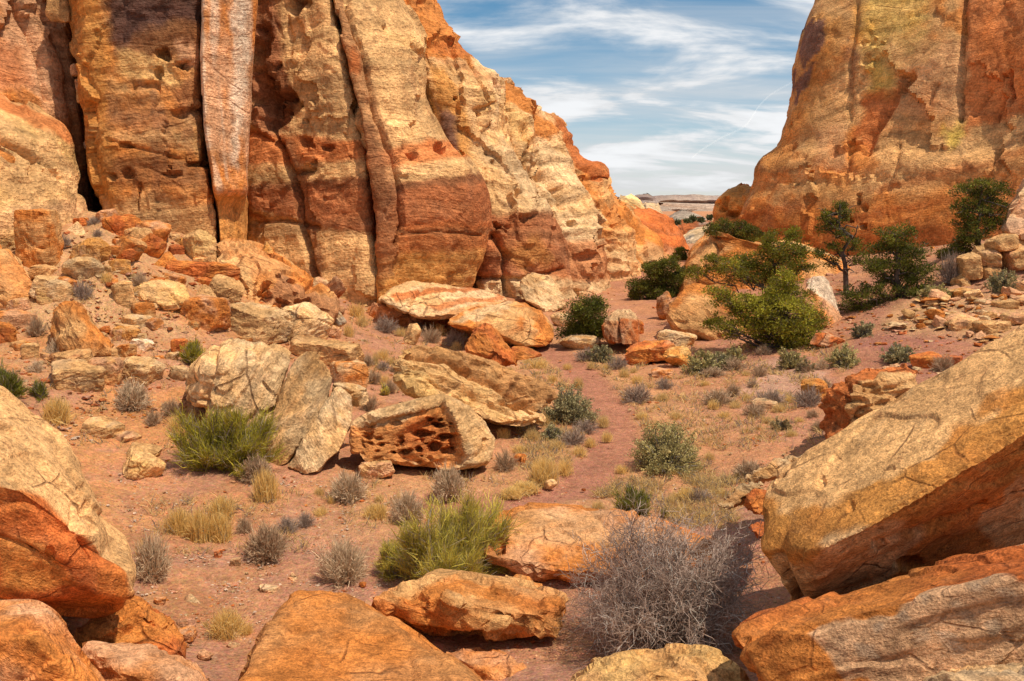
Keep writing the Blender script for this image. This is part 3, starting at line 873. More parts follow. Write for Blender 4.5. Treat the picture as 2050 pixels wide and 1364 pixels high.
# right side
cliff('cliff_right_wall', [(-340, 1790, 2700, 9), (-120, 1688, 2650, 6.2), (0, 1636, 2600, 4.8), (50, 1612, 2600, 4.3), (105, 1594, 2600, 3.8), (200, 1584, 2600, 3.0), (250, 1572, 2600, 2.6), (295, 1556, 2600, 2.2), (318, 1524, 2600, 2.0), (372, 1507, 2600, 1.5), (405, 1489, 2600, 1.2), (440, 1478, 2600, .9), (520, 1466, 2600, .4), (640, 1450, 2600, 0)],
      61, 33, side=4.5, p=.5, back=14, seed=231, base=TAN * .98, alt=ORG * .98, rough=0.25, tilt=-0.22, blotch=0.12, ledge=.55, flute=.8, step=.13,
      bands=[(1480, 470, 700, 2050, 330, 700, ORG * .9, .7, 30), (1600, 450, 470, 2050, 370, 385, RST * .8, .5, 8), (1600, 405, 425, 2050, 300, 318, RST * .8, .5, 8), (1480, 500, 700, 2050, 430, 700, RST, .5, 20)],
      paints=[([(1546, 300), (1566, 294), (1568, 330), (1548, 360), (1540, 340)], BRN, .85, 4),
              ([(1720, -30), (1860, -30), (1850, 60), (1815, 90), (1780, 80), (1760, 190), (1725, 120), (1715, 60)], LICH * 2.0, .22, 26), ([(1736, 130), (1790, 130), (1780, 190), (1735, 190)], LICH * 1.6, .28, 16), ([(1890, 260), (1925, 230), (1915, 290), (1896, 300)], LICH * 1.6, .5, 10),
              ([(1926, -40), (2700, -40), (2700, 230), (2050, 235), (1925, 255)], RST * 1.1, .75, 12), ([(1600, 30), (1700, 30), (1640, 220), (1560, 330), (1480, 420), (1500, 360), (1575, 240)], OCH, .55, 18),
              ([(1735, 190), (1800, 160), (1790, 210), (1740, 300), (1715, 300)], RST, .8, 10), ([(1740, 370), (1760, 345), (1900, 295), (1895, 312), (1790, 355), (1745, 385)], CREAM * .92, .6, 7), ([(1915, 270), (2050, 232), (2200, 190), (2200, 215), (2040, 258), (1930, 290)], CREAM * .92, .6, 7),
              ([(1880, 20), (1928, 20), (1925, 60), (1885, 55)], ORG, .8, 7), ([(1800, 140), (1925, 80), (1920, 230), (1860, 235), (1790, 230)], PINK * .9, .4, 14), ([(1630, 250), (1690, 240), (1700, 340), (1640, 345)], PINK * .85, .4, 14),
              ([(1690, 290), (1745, 290), (1745, 340), (1690, 345)], ORG * 1.05, .8, 8), ([(1695, 95), (1712, 95), (1706, 190), (1694, 180)], BRN * 1.4, .7, 5), ([(1600, 370), (1720, 350), (1760, 400), (1620, 420)], YEL * .95, .3, 12), ([(1602, 40), (1658, 42), (1650, 105), (1604, 138), (1594, 90)], VARN * 1.7, .9, 4), ([(1586, 145), (1640, 132), (1618, 182), (1584, 186)], VARN * 1.7, .9, 4), ([(1578, 178), (1595, 174), (1590, 196), (1576, 200)], VARN * 1.7, .9, 3)],
      pits=[(1808, 158, 15, 14, .9), (1800, 175, 10, 12, .6), (1734, 122, 9, 12, .35), (1720, 405, 5, 6, .6), (1690, 415, 5, 5, .6), (1730, 455, 8, 5, .7), (1700, 440, 6, 5, .6), (1735, 420, 4, 7, .5), (1720, 395, 5, 4, .4), (2020, 170, 6, 22, .6)],
      cracks=[([(1812, 160), (1785, 200), (1755, 260), (1735, 300)], 8, .5), ([(1930, -60), (1926, 100), (1922, 240)], 6, .45), ([(1700, 300), (1718, 290), (1745, 292)], 3, .3), ([(1700, 300), (1690, 340)], 4, .3), ([(2000, 300), (1985, 340), (1970, 370)], 4, .5),
              ([(1715, 0), (1708, 60), (1700, 130), (1704, 240)], 4, .25), ([(1880, 170), (1870, 190), (1862, 210)], 3, .25), ([(2010, 150), (2015, 180), (1990, 240)], 4, .3), ([(1975, 180), (1950, 230)], 4, .25), ([(1800, 290), (1790, 340)], 4, .25)],
      streak=(BRN * 1.6, .35, .35), plates=0.45, facet=0.6, cell=3.2, label='massive orange cliff wall on the right with lichen and varnish patches')
cliff('cliff_pitted_knob', [(368, 1478, 1560, 4), (378, 1456, 1570, 2.6), (392, 1438, 1575, 1.6), (412, 1427, 1580, .9), (425, 1425, 1585, .6), (440, 1428, 1590, .4), (470, 1412, 1590, .1), (560, 1398, 1600, 0)],
      72, 70, side=3, p=.5, back=10, step=0.12, seed=241, base=OCH * 1.1, alt=TAN, rough=.32, tilt=-.1, blotch=1,
      pits=[(1452, 400, 9, 7, 1.4), (1437, 405, 5, 5, 1.0), (1450, 419, 7, 6, 1.2), (1478, 424, 14, 3, .9), (1470, 430, 10, 4, .8), (1500, 405, 4, 4, .6)], plates=0.4, facet=0.3, label='pitted ochre knob at the foot of the right wall')
cliff('cliff_orange_apron', [(468, 1412, 1440, 4), (480, 1400, 1520, 2.6), (500, 1384, 1620, 1.6), (530, 1368, 1700, .9), (560, 1355, 1730, .5), (600, 1348, 1750, .2), (660, 1345, 1760, 0)],
      44, 41, side=3, p=.6, back=8, step=0.1, seed=251, base=ORG * 1.05, alt=CREAM, rough=0.3, tilt=.3, blotch=1.0,
      paints=[([(1412, 468), (1460, 480), (1400, 530), (1360, 570), (1375, 520)], CREAM, .7, 8)], cracks=[([(1440, 490), (1415, 520), (1405, 545)], 4, .4), ([(1430, 485), (1425, 520)], 4, .35)], plates=0.25, ledge=0.3, facet=0.3, label='sloping orange slickrock apron behind the pinyons')
# distance
GM = np.array((.33, .25, .225)); GB = np.array((.42, .31, .235)); GR2 = np.array((.24, .15, .135))
cliff('mesa', [(389, 700, 1300, 120), (391.5, 690, 1308, 30), (398, 690, 1311, 8), (406, 680, 1322, 0), (420, 600, 1360, -60), (450, 500, 1400, -120)], 1500, 1500, facet=.1, side=60, p=.5, back=300, seed=261, plates=.12, base=GM, alt=GB, rough=.3, mat=M_FAR, step=4.5,
      bands=[(1200, 391, 396, 1300, 391, 397, GR2, .55, 1.2), (1200, 402, 405, 1300, 402, 405, GR2, .6, 1)], label='distant grey mauve mesa at the valley mouth, the higher step')
cliff('mesa', [(395.2, 1000, 2000, 140), (396.5, 1000, 2010, 30), (402, 1000, 2010, 8), (409, 1000, 2010, 0), (416, 1000, 2010, -50), (450, 1000, 2010, -120)], 1640, 1640, facet=.1, side=60, p=.5, back=300, seed=271, plates=.12, base=GM, alt=GB, rough=.3, mat=M_FAR, step=4.5,
      bands=[(1300, 395, 400, 1400, 395, 400, GR2, .55, 1), (1300, 404, 408, 1400, 404, 408, GR2, .35, 1)], label='distant grey mauve mesa at the valley mouth, the long level rim')
cliff('hill', [(409, 1270, 1330, 200), (415, 1240, 1480, 120), (424, 1230, 1540, 50), (436, 1220, 1560, 10), (460, 1200, 1580, 0)], 800, 800, facet=.1, side=80, p=.6, back=200, seed=281, plates=.12, base=GB, alt=np.array((.38, .23, .15)), rough=.35, mat=M_FAR, step=3, label='distant bare beige slopes below the mesa')
cliff('hill', [(420.5, 1362, 1372, 60), (426, 1350, 1388, 30), (433, 1341, 1405, 10), (446, 1335, 1420, 0), (470, 1330, 1430, 0)], 420, 420, facet=.1, side=30, p=.7, back=100, seed=291, plates=.12, base=np.array((.30, .25, .19)), alt=GB, rough=.10, mat=M_FAR, step=1.6, label='small dark grey dome standing before the beige slopes')
cliff('hill', [(407, 1290, 1296, 80), (420, 1292, 1306, 40), (440, 1296, 1325, 10), (470, 1296, 1340, 0)], 300, 300, facet=.1, side=20, p=.7, back=60, seed=295, plates=.12, base=PALE * .95, alt=GB * 1.1, rough=.10, mat=M_FAR, step=1.5, label='pale slope running down behind the cream rock dome')
cliff('hill', [(441, 1356, 1700, 14), (446, 1349, 1700, 8), (460, 1342, 1700, 2), (480, 1340, 1700, 0), (500, 1340, 1700, 0)], 190, 180, facet=.1, side=10, p=.5, back=60, seed=301, base=RST * .9, alt=RED, rough=.12, plates=.1, ledge=.5, mat=M_FAR, step=.8, bands=[(1340, 450, 454, 1450, 442, 450, GB, .8, 1.5)], label='low red layered ledges across the valley mouth')
cliff('hill', [(452, 1425, 1500, 16), (460, 1392, 1500, 9), (470, 1372, 1500, 3), (482, 1366, 1500, 0), (515, 1366, 1500, 0)], 150, 140, facet=.1, side=8, p=.6, back=40, seed=311, plates=.12, base=PALE, alt=np.array((.42, .36, .29)), rough=.14, tilt=-.3, mat=M_FAR, step=.7, label='pale slickrock slope beyond the red spur')
# ------------------------------------------------------------------ boulders
_ICO = {}


def ico(level):
    if level not in _ICO:
        bm = bmesh.new()
        bmesh.ops.create_icosphere(bm, subdivisions=level, radius=1.0)
        V = np.array([v.co[:] for v in bm.verts])
        Fc = np.array([[v.index for v in f.verts] for f in bm.faces], np.int32)
        bm.free()
        _ICO[level] = (V / np.linalg.norm(V, axis=1)[:, None], Fc)
    return _ICO[level]


def hull_planes(P):
    bm = bmesh.new()
    for p in P:
        bm.verts.new(p)
    bmesh.ops.convex_hull(bm, input=bm.verts)
    bm.normal_update()
    bm.faces.ensure_lookup_table()
    pl = []
    c = np.asarray(P).mean(0)
    for f in bm.faces:
        n = np.array(f.normal[:])
        d = n @ (np.array(f.verts[0].co[:]) - c)
        if d < 0:
            n, d = -n, -d
        if d > 1e-5 and f.calc_area() > 1e-9:
            pl.append(np.r_[n, d])
    bm.free()
    return c, np.array(pl)


RMAT = {4: M_MID, 5: M_MID, 6: M_NEAR, 7: M_NEAR}


def rock(name, label, pts, level=5, base=TAN, alt=ORG, third=BRN, bed=(0, 0, 1), k=60, chips=12, chip=(.80, .96), amp=.03, ledge=.025, lam=.16, seed=1,
         paints=(), pits=(), cracks=(), recess=(), fc=(.90, .985), wk=1.0, mat=None, cat='boulder', group=None, bandmix=.35, mixb=0.0, name_kind=None):
    rs = np.random.RandomState(seed)
    P = np.asarray(pts, float)
    c0 = P.mean(0)
    cov = np.cov((P - c0).T) + np.eye(3) * 1e-5
    ev, E = np.linalg.eigh(cov)
    A = E @ np.diag(np.sqrt(ev)) @ E.T
    Ai = np.linalg.inv(A)
    c, pl = hull_planes((P - c0) @ Ai.T)
    n, d = pl[:, :3], pl[:, 3]
    Pw = (P - c0) @ Ai.T - c
    if chips:
        cn = rs.normal(size=(chips, 3)); cn /= np.linalg.norm(cn, axis=1)[:, None]
        cdv = (Pw @ cn.T).max(0) * rs.uniform(chip[0], chip[1], chips)
        n = np.r_[n, cn]; d = np.r_[d, cdv]
    sn = rs.normal(size=(36, 3)); sn /= np.linalg.norm(sn, axis=1)[:, None]
    n = np.r_[n, sn]; d = np.r_[d, (Pw @ sn.T).max(0) * rs.uniform(fc[0], fc[1], 36)]
    k = max(k * 2.4, 48)
    D, Fc = ico(level)
    q = np.maximum(D @ (n / d[:, None]).T, 1e-6)
    qm = q.max(1)
    ssum = ((q / qm[:, None]) ** k).sum(1)
    r = 1.0 / (qm * ssum ** (1.0 / k))
    Vw = D * r[:, None]
    w = (q / qm[:, None]) ** (k - 1)
    Nw = w @ (n / d[:, None])
    V = c0 + (Vw + c) @ A.T
    Nn = Nw @ Ai
    Nn /= np.linalg.norm(Nn, axis=1)[:, None]
    ext = np.sort(P.max(0) - P.min(0))
    s = (ext[0] * ext[1] * ext[2]) ** (1 / 3.)
    bed = np.asarray(bed, float); bed = bed / np.linalg.norm(bed)
    ax = np.cross(bed, (0.3, 1, .1)); ax /= np.linalg.norm(ax)
    ay = np.cross(bed, ax)
    off = rs.uniform(-50, 50, 3)
    L = np.c_[V @ ax, V @ ay, V @ bed]
    Lb = L[:, 2] + .05 * s * fbm(V / (.5 * s) + off, 2, 7)
    f1 = fbm(V / (.6 * s) + off, 3, 1)
    dsp = amp * (f1 * .45 + .8 * steps(f1 * 3.0, .06) - 1.1 * f1) - .28 * amp * np.abs(fbm(V / (.2 * s) + off, 3, 2)) + .12 * amp * fbm(V / (.07 * s) + off, 2, 14)
    ln = noise3(np.c_[L[:, 0] * .25, L[:, 1] * .25, Lb] / (lam * s) + off, 3)
    ln2 = noise3(np.c_[L[:, 0] * .3, L[:, 1] * .3, Lb] / (lam * .35 * s) + off, 4)
    face = np.sqrt(np.clip(1 - (Nn @ bed) ** 2, 0, 1))
    dsp += ledge * face * (np.tanh(7 * ln) * .45 + .35 * np.tanh(6 * ln2))
    cr = noise3(V / (.75 * s) + off * 1.3, 9)
    dsp -= .05 * np.maximum(0, .07 - np.abs(cr)) / .07 * sstep(-.1, .3, noise3(V / (.6 * s) - off, 10))
    dsp = dsp * s
    u_, v_ = proj(V)
    nz = fbm(V / (.25 * s) + off, 3, 12)
    nz2 = fbm(V / (.08 * s) + off, 2, 13)
    wob = wk * np.minimum((u_.max() - u_.min()), 320) * .02 * nz
    wof = wk * np.minimum((u_.max() - u_.min()), 320) * .022 * nz2
    for (poly, dep, soft) in recess:
        dsp -= dep * sstep(-soft, soft, poly_sd(u_ + wob, v_ + wob, poly))
    for (pu, pv, ru, rv, dep) in pits:
        rr = ((u_ - pu) / ru) ** 2 + ((v_ - pv) / rv) ** 2
        rr = rr * np.clip(1 + 1.1 * nz, .35, 2) + .25 * np.abs(nz2)
        dsp -= dep * sstep(1.3, .5, rr)
    for (lnp, wpx, dep) in cracks:
        dsp -= dep * np.exp(-(line_d(u_ + wob, v_ + wob, lnp) / wpx) ** 2)
    V = V + Nn * dsp[:, None]
    a = fbm(V / (.45 * s) + off, 4, 20)
    t = sstep(-.35 + mixb, .45 + mixb, a)
    C = lerp(base, alt, t[:, None])
    bb = noise3(np.c_[L[:, 0] * .15, L[:, 1] * .15, Lb] / (.10 * s) + off, 21)
    C = lerp(C, third, (sstep(.05, .5, bb) * bandmix)[:, None])
    C = C * (1 + .12 * rs.uniform(-1, 1))
    for (poly, colr, stg, soft) in paints:
        sd = poly_sd(u_ + wob * 1.5 + wof, v_ + wob * 1.5 + wof, poly)
        C = lerp(C, colr, (sstep(-soft * .5, soft * .5, sd) * stg)[:, None])
    o0 = recentre(V)
    me = new_mesh(name, V - o0, Fc)
    me.set_sharp_from_angle(angle=math.radians(34))
    set_col(me, C)
    set_vec(me, L)
    o = link(name, me, mat or RMAT.get(level, M_MID), label, cat, group)
    o.location = o0
    return o


def px(Y, pts, back=None, shrink=.8, dback=.6):
    """hull points from photo pixels: (u, v, dY) around distance Y; adds a rear set of points behind the outline"""
    pts = [(p if len(p) == 3 else (p[0], p[1], 0.0)) for p in pts]
    a = np.array(pts, float)
    P = at(a[:, 0], a[:, 1], Y + a[:, 2])
    if back is None:
        w = (a[:, 0].max() - a[:, 0].min()) / F * Y
        back = dback * w
    cu, cv = a[:, 0].mean(), a[:, 1].mean()
    Yb = Y + a[:, 2].max() + back
    B = at(cu + (a[:, 0] - cu) * shrink, cv + (a[:, 1] - cv) * shrink, np.full(len(a), Yb))
    return np.r_[P, B]


# ---- the large boulders of the foreground
rock('boulder', 'huge two-toned boulder at the left edge of the foreground, cream above and rust below',
     px(7.4, [(-300, 690, .6), (0, 776, .5), (62, 828, .5), (130, 888, .5), (190, 958, .5), (236, 1050, .45), (272, 1112, .3), (290, 1134, 0), (278, 1172, -.2), (244, 1252, -.2), (185, 1262, -.3), (0, 1196, -.75), (-300, 1110, -1.0),
              (150, 1050, -.45), (60, 985, -.75), (-100, 950, -1.0)], back=1.6), level=7, base=ORG, alt=RST * 1.1, third=OCH, bed=(.7, -.2, .65), k=30, chips=10, amp=.022, ledge=.012, seed=3, fc=(.96, .995), wk=1.8,
     paints=[([(-320, 640), (0, 760), (300, 1020), (310, 1170), (262, 1190), (250, 1130), (190, 1090), (150, 1040), (90, 975), (0, 945), (-320, 900)], CREAM * 1.05, .92, 14), ([(0, 1090), (90, 1090), (160, 1180), (0, 1190)], OCH * 1.1, .6, 20)],
     pits=[(180, 1010, 10, 14, .05), (165, 980, 10, 12, .04), (100, 1110, 12, 20, .04), (60, 905, 20, 8, .03)], cracks=[([(150, 1000), (165, 1080), (185, 1130)], 4, .03), ([(0, 1080), (60, 1095), (120, 1140)], 4, .03)], name_kind=1)
rock('boulder', 'rounded orange boulder filling the bottom left corner of the foreground',
     px(5.7, [(-120, 1212, .2), (70, 1194, .35), (104, 1214, .3), (165, 1292, .25), (226, 1372, .2), (240, 1460, 0), (-140, 1480, -.3), (75, 1290, -.3), (-60, 1280, -.3)], back=1.0), level=6, base=ORG * 1.05, alt=PINK, third=RST, bed=(.6, 0, .6), k=18, amp=.025, ledge=.012, seed=5)
rock('boulder', 'low orange slab wedged along the bottom edge beside the corner boulder',
     px(6.5, [(160, 1290, .3), (300, 1308, .3), (388, 1328, .3), (424, 1366, .2), (440, 1440, 0), (190, 1450, -.3), (250, 1330, -.2)], back=.8), level=5, base=PINK, alt=ORG, third=CREAM, bed=(0, .3, 1), amp=.03, ledge=.03, seed=6, mat=M_NEAR)
rock('boulder', 'cracked orange rock in the shade beneath the huge two-toned boulder',
     px(8.0, [(150, 1275, -.2), (235, 1188, .2), (264, 1188, .2), (292, 1222, .1), (326, 1236, .15), (342, 1276, 0), (372, 1318, -.1), (340, 1345, -.2), (200, 1345, -.3)], back=1.0), level=5, base=ORG, alt=RST * 1.1, third=OCH, amp=.04, seed=7, mat=M_NEAR, cracks=[([(245, 1230), (222, 1262), (215, 1290)], 3, .04)])
rock('boulder', 'broad tilted orange slab at the bottom centre of the foreground',
     px(7.2, [(430, 1440, -.7), (472, 1364, -.3), (532, 1258, .8), (562, 1213, 1.3), (602, 1184, 1.7), (692, 1188, 1.75), (764, 1226, 1.4), (806, 1262, 1.0), (866, 1304, .6), (936, 1350, .15), (1010, 1430, -.5), (700, 1440, -.8)], back=.9, shrink=.9), level=6,
     base=ORG * 1.03, alt=np.array((.52, .24, .085)), third=RST * 1.15, bed=(.1, -.3, 1), k=34, chips=8, chip=(.9, .97), amp=.016, ledge=.02, seed=9, fc=(.96, .995), bandmix=.2)
rock('boulder', 'flat-topped orange boulder overhanging a dark gap in the centre foreground',
     px(9.4, [(742, 1196, 0), (800, 1158, .3), (850, 1138, .5), (892, 1136, .6), (1020, 1158, .6), (1158, 1190, .3), (1140, 1222, 0), (1082, 1276, -.2), (1002, 1290, -.3), (905, 1264, -.35), (850, 1256, -.3), (780, 1228, -.2), (900, 1200, -.3), (1060, 1232, -.35)], back=1.1), level=6,
     base=TAN * 1.08, alt=ORG, third=RST * 1.1, bed=(.25, .1, 1), amp=.05, ledge=.05, lam=.2, seed=10, fc=(.94, .99), pits=[(940, 1272, 60, 10, .08)], cracks=[([(760, 1200), (840, 1165), (900, 1160)], 5, .05), ([(960, 1262), (980, 1235), (1010, 1225)], 5, .05)])
rock('boulder', 'smooth orange boulder lying under the overhanging one at the bottom centre',
     px(8.4, [(882, 1302, .2), (945, 1284, .3), (1000, 1296, .3), (1060, 1322, .2), (1110, 1366, .1), (1130, 1450, -.2), (900, 1450, -.3), (960, 1330, -.1)], back=1.2), level=5, base=ORG, alt=PINK * .95, third=RST, bed=(.5, 0, 1), amp=.035, ledge=.04, seed=11, mat=M_NEAR)
rock('boulder', 'low broad orange slab behind the green shrub, its top worn pale',
     px(11.6, [(985, 1012, 1.4), (1090, 1004, 1.8), (1225, 1024, 1.2), (1330, 1050, .6), (1450, 1092, -.2), (1445, 1130, -.6), (1300, 1160, -1.0), (1130, 1152, -.7), (1040, 1138, -.5), (962, 1112, -.35), (1000, 1060, .6), (1300, 1185, -.9), (1120, 1178, -.5), (1020, 1162, -.3), (985, 1138, -.1)], back=.3, shrink=.9), level=6,
     base=ORG * 1.02, alt=PINK, third=RST, bed=(0, .1, 1), k=30, chips=10, chip=(.88, .97), amp=.03, ledge=.05, lam=.25, seed=12, fc=(.96, .995), paints=[([(1040, 1020), (1200, 1035), (1260, 1070), (1100, 1090), (1010, 1080)], CREAM, .45, 25)],
     pits=[(1000, 1085, 16, 24, .25), (985, 1145, 40, 12, .2), (1235, 1112, 18, 9, .15)], cracks=[([(1180, 1036), (1290, 1044)], 3, .08)])
def plane_pts(tri, uv):
    """points of a flat rock face seen at pixels uv, the face fixed by three (u, v, Y)"""
    A = [at(t[0], t[1], t[2]) for t in tri]
    n = np.cross(A[1] - A[0], A[2] - A[0])
    d = rays([p[0] for p in uv], [p[1] for p in uv])
    t = ((A[0] - CAM) @ n) / (d @ n)
    return CAM + d * t[:, None]


top_face = plane_pts([(1540, 944, 8.7), (2050, 638, 8.4), (1900, 960, 6.9)], [(1520, 985), (1540, 944), (1600, 908), (1850, 758), (2050, 638), (2350, 458), (1640, 1105), (1760, 1045), (1900, 960), (2050, 862), (2300, 700)])
under = plane_pts([(1640, 1105, float(top_face[6][1])), (2050, 862, float(top_face[9][1])), (1900, 1130, 8.0)], [(1640, 1216), (1760, 1178), (1900, 1130), (2050, 1098), (2300, 1020)])
end_face = at(np.array([1512, 1545, 1510, 1540, 1568.]), np.array([1000, 1045, 1110, 1165, 1214.]), np.array([8.4, 8.1, 7.9, 7.9, 7.9]))
back_pts = at(np.array([1600, 1850, 2250, 1620, 2250.]), np.array([950, 800, 560, 1150, 980.]), np.array([9.9, 9.9, 9.9, 9.4, 9.4]))
rock('boulder', 'great slanting boulder at the right edge with a cream upper face over a shaded overhang', np.r_[top_face, under, end_face, back_pts], level=7, base=OCH * 1.0, alt=ORG * .92, third=CREAM, bed=(-.5, -.2, .85), k=20, chips=2, chip=(.975, .99), amp=.010, ledge=.012, seed=113, mixb=.1, fc=(.985, .999), wk=3.0,
     paints=[([(1500, 960), (1600, 890), (2500, 330), (2500, 560), (2050, 770), (1900, 880), (1800, 960), (1640, 1000), (1520, 1000)], CREAM * 1.05, .85, 24), ([(1540, 1140), (1700, 1080), (1850, 1060), (1800, 1150), (1640, 1230), (1560, 1220)], PALE * .85, .7, 22),
             ([(1950, 1010), (2060, 960), (2200, 960), (2200, 1090), (2000, 1100), (1960, 1060)], PALE * .8, .75, 14)],
     pits=[(1640, 960, 10, 18, .05), (1820, 1130, 26, 14, .08), (1700, 1010, 10, 14, .03), (1780, 935, 12, 8, .02)], cracks=[([(1760, 1100), (1830, 1070), (1960, 1000)], 6, .10), ([(1540, 960), (1570, 950)], 4, .05)])
rock('boulder', 'long rust-rimmed slab with grey lichen blotches in the bottom right corner',
     px(5.9, [(1446, 1284, .3), (1466, 1262, .45), (1510, 1236, .6), (1700, 1178, .65), (1900, 1120, .6), (2050, 1094, .55), (2350, 1040, .4), (2400, 1280, -.5), (2050, 1330, -.15), (1900, 1344, -.05), (1720, 1372, -.05), (1560, 1440, -.1), (1490, 1340, .1), (1700, 1250, -.05), (1880, 1190, -.2), (2050, 1150, -.3)], back=1.1), level=7,
     base=ORG * .92, alt=RST, third=OCH, bed=(-.3, -.3, .9), k=30, chips=8, chip=(.92, .98), amp=.018, ledge=.018, seed=14, fc=(.96, .995), wk=2.2,
     paints=[([(1640, 1290), (1700, 1250), (1850, 1195), (2050, 1150), (2400, 1100), (2400, 1320), (2050, 1335), (1900, 1350), (1700, 1370), (1680, 1330)], np.array((.56, .335, .185)), .9, 9)] +
            [([(x - r, y - r * .6), (x + r * .6, y - r * .8), (x + r, y + r * .3), (x - r * .3, y + r * .8)], GREY * g, .45, 6) for x, y, r, g in
             ((1850, 1280, 24, .95), (1990, 1170, 16, .8), (1960, 1190, 14, .8), (1930, 1230, 15, .7), (1870, 1220, 12, .75), (2020, 1200, 20, 1.0), (1800, 1230, 15, .9), (1760, 1260, 16, 1.05), (1900, 1285, 20, 1.0), (1830, 1250, 18, .8), (1980, 1250, 22, 1.0), (1740, 1310, 20, 1.0))],
     cracks=[([(2005, 1260), (2030, 1290), (2050, 1285)], 4, .04)])
rock('boulder', 'pale speckled boulder top at the very bottom right corner', px(4.9, [(1830, 1362, 0), (1880, 1342, .2), (1960, 1330, .3), (2060, 1322, .3), (2250, 1330, .2), (2250, 1480, -.2), (1820, 1480, -.2)], back=.8), level=5, base=PALE * .85, alt=TAN, third=GREY, amp=.03, seed=15, mat=M_NEAR)
rock('boulder', 'ochre boulder with a raised knob at the bottom edge below the dead shrub',
     px(6.6, [(1140, 1356, .2), (1190, 1328, .35), (1262, 1304, .5), (1400, 1300, .5), (1470, 1326, .4), (1512, 1362, .2), (1530, 1450, -.2), (1120, 1450, -.2), (1312, 1312, .15), (1300, 1380, -.3)], back=.9), level=6, base=YEL * .95, alt=TAN, third=OCH, amp=.04, ledge=.02, seed=16, bed=(.4, .2, 1))
rock('rock_slab', 'thin grey-tan slab propped against the great slanting boulder', px(11.2, [(1436, 1018, -.3), (1470, 978, .1), (1526, 962, .3), (1524, 976, .2), (1500, 996, 0), (1452, 1022, -.3)], back=.35), level=5, base=PALE * .8, alt=TAN * .8, third=BRN, bed=(.5, 0, 1), ledge=.10, lam=.2, seed=17, cat='rock slab', mat=M_NEAR)
rock('rock_slab', 'long tan slab lying along the upper left end of the great slanting boulder', px(11.6, [(1488, 962, 0), (1500, 948, .1), (1530, 934, .3), (1650, 896, .6), (1640, 915, .5), (1560, 958, .1), (1510, 968, 0)], back=.5), level=5, base=TAN, alt=PALE * .8, third=BRN, bed=(.5, 0, 1), ledge=.06, seed=18, cat='rock slab', mat=M_NEAR)
rock('boulder', 'dark rust block tucked under the thin propped slab', px(11.0, [(1496, 990, 0), (1530, 976, .3), (1560, 990, .3), (1552, 1040, 0), (1520, 1030, -.2), (1494, 1016, -.2)], back=.6), level=5, base=RST, alt=ORG, third=RED, ledge=.06, seed=19, mat=M_NEAR)
rock('boulder', 'flat rust rock at the lower left foot of the great slanting boulder', px(10.2, [(1500, 1058, 0), (1524, 1044, .2), (1556, 1048, .2), (1560, 1070, 0), (1520, 1076, -.1)], back=.6), level=4, base=RED * 1.2, alt=RST, third=RED, ledge=.06, seed=20, mat=M_NEAR)

# ---- middle ground, right of the path
rock('boulder', 'red-crowned boulder with a hollowed cream flank, above the great slanting boulder',
     px(15.6, [(1656, 870, .1), (1654, 815, .2), (1668, 765, .4), (1690, 738, .6), (1735, 726, .7), (1800, 724, .8), (1838, 728, .8), (1858, 748, .7), (1835, 790, .2), (1740, 850, -.3), (1680, 912, -.4), (1660, 905, -.2), (1720, 770, -.15), (1700, 830, -.3)], back=1.3), level=6, base=CREAM, alt=TAN * 1.1, third=ORG, bed=(.3, 0, 1), amp=.05, ledge=.05, seed=21, k=22, mat=M_MID,
     paints=[([(1640, 920), (1640, 780), (1680, 720), (1840, 715), (1850, 740), (1770, 748), (1715, 762), (1700, 800), (1690, 850)], np.array((.46, .125, .03)), .92, 6)], pits=[(1735, 775, 18, 10, .10), (1790, 790, 26, 8, .10), (1725, 830, 20, 14, .12), (1700, 790, 8, 20, .10)], cracks=[([(1712, 765), (1740, 785), (1800, 775)], 5, .10), ([(1690, 850), (1720, 820), (1790, 800)], 5, .10)])


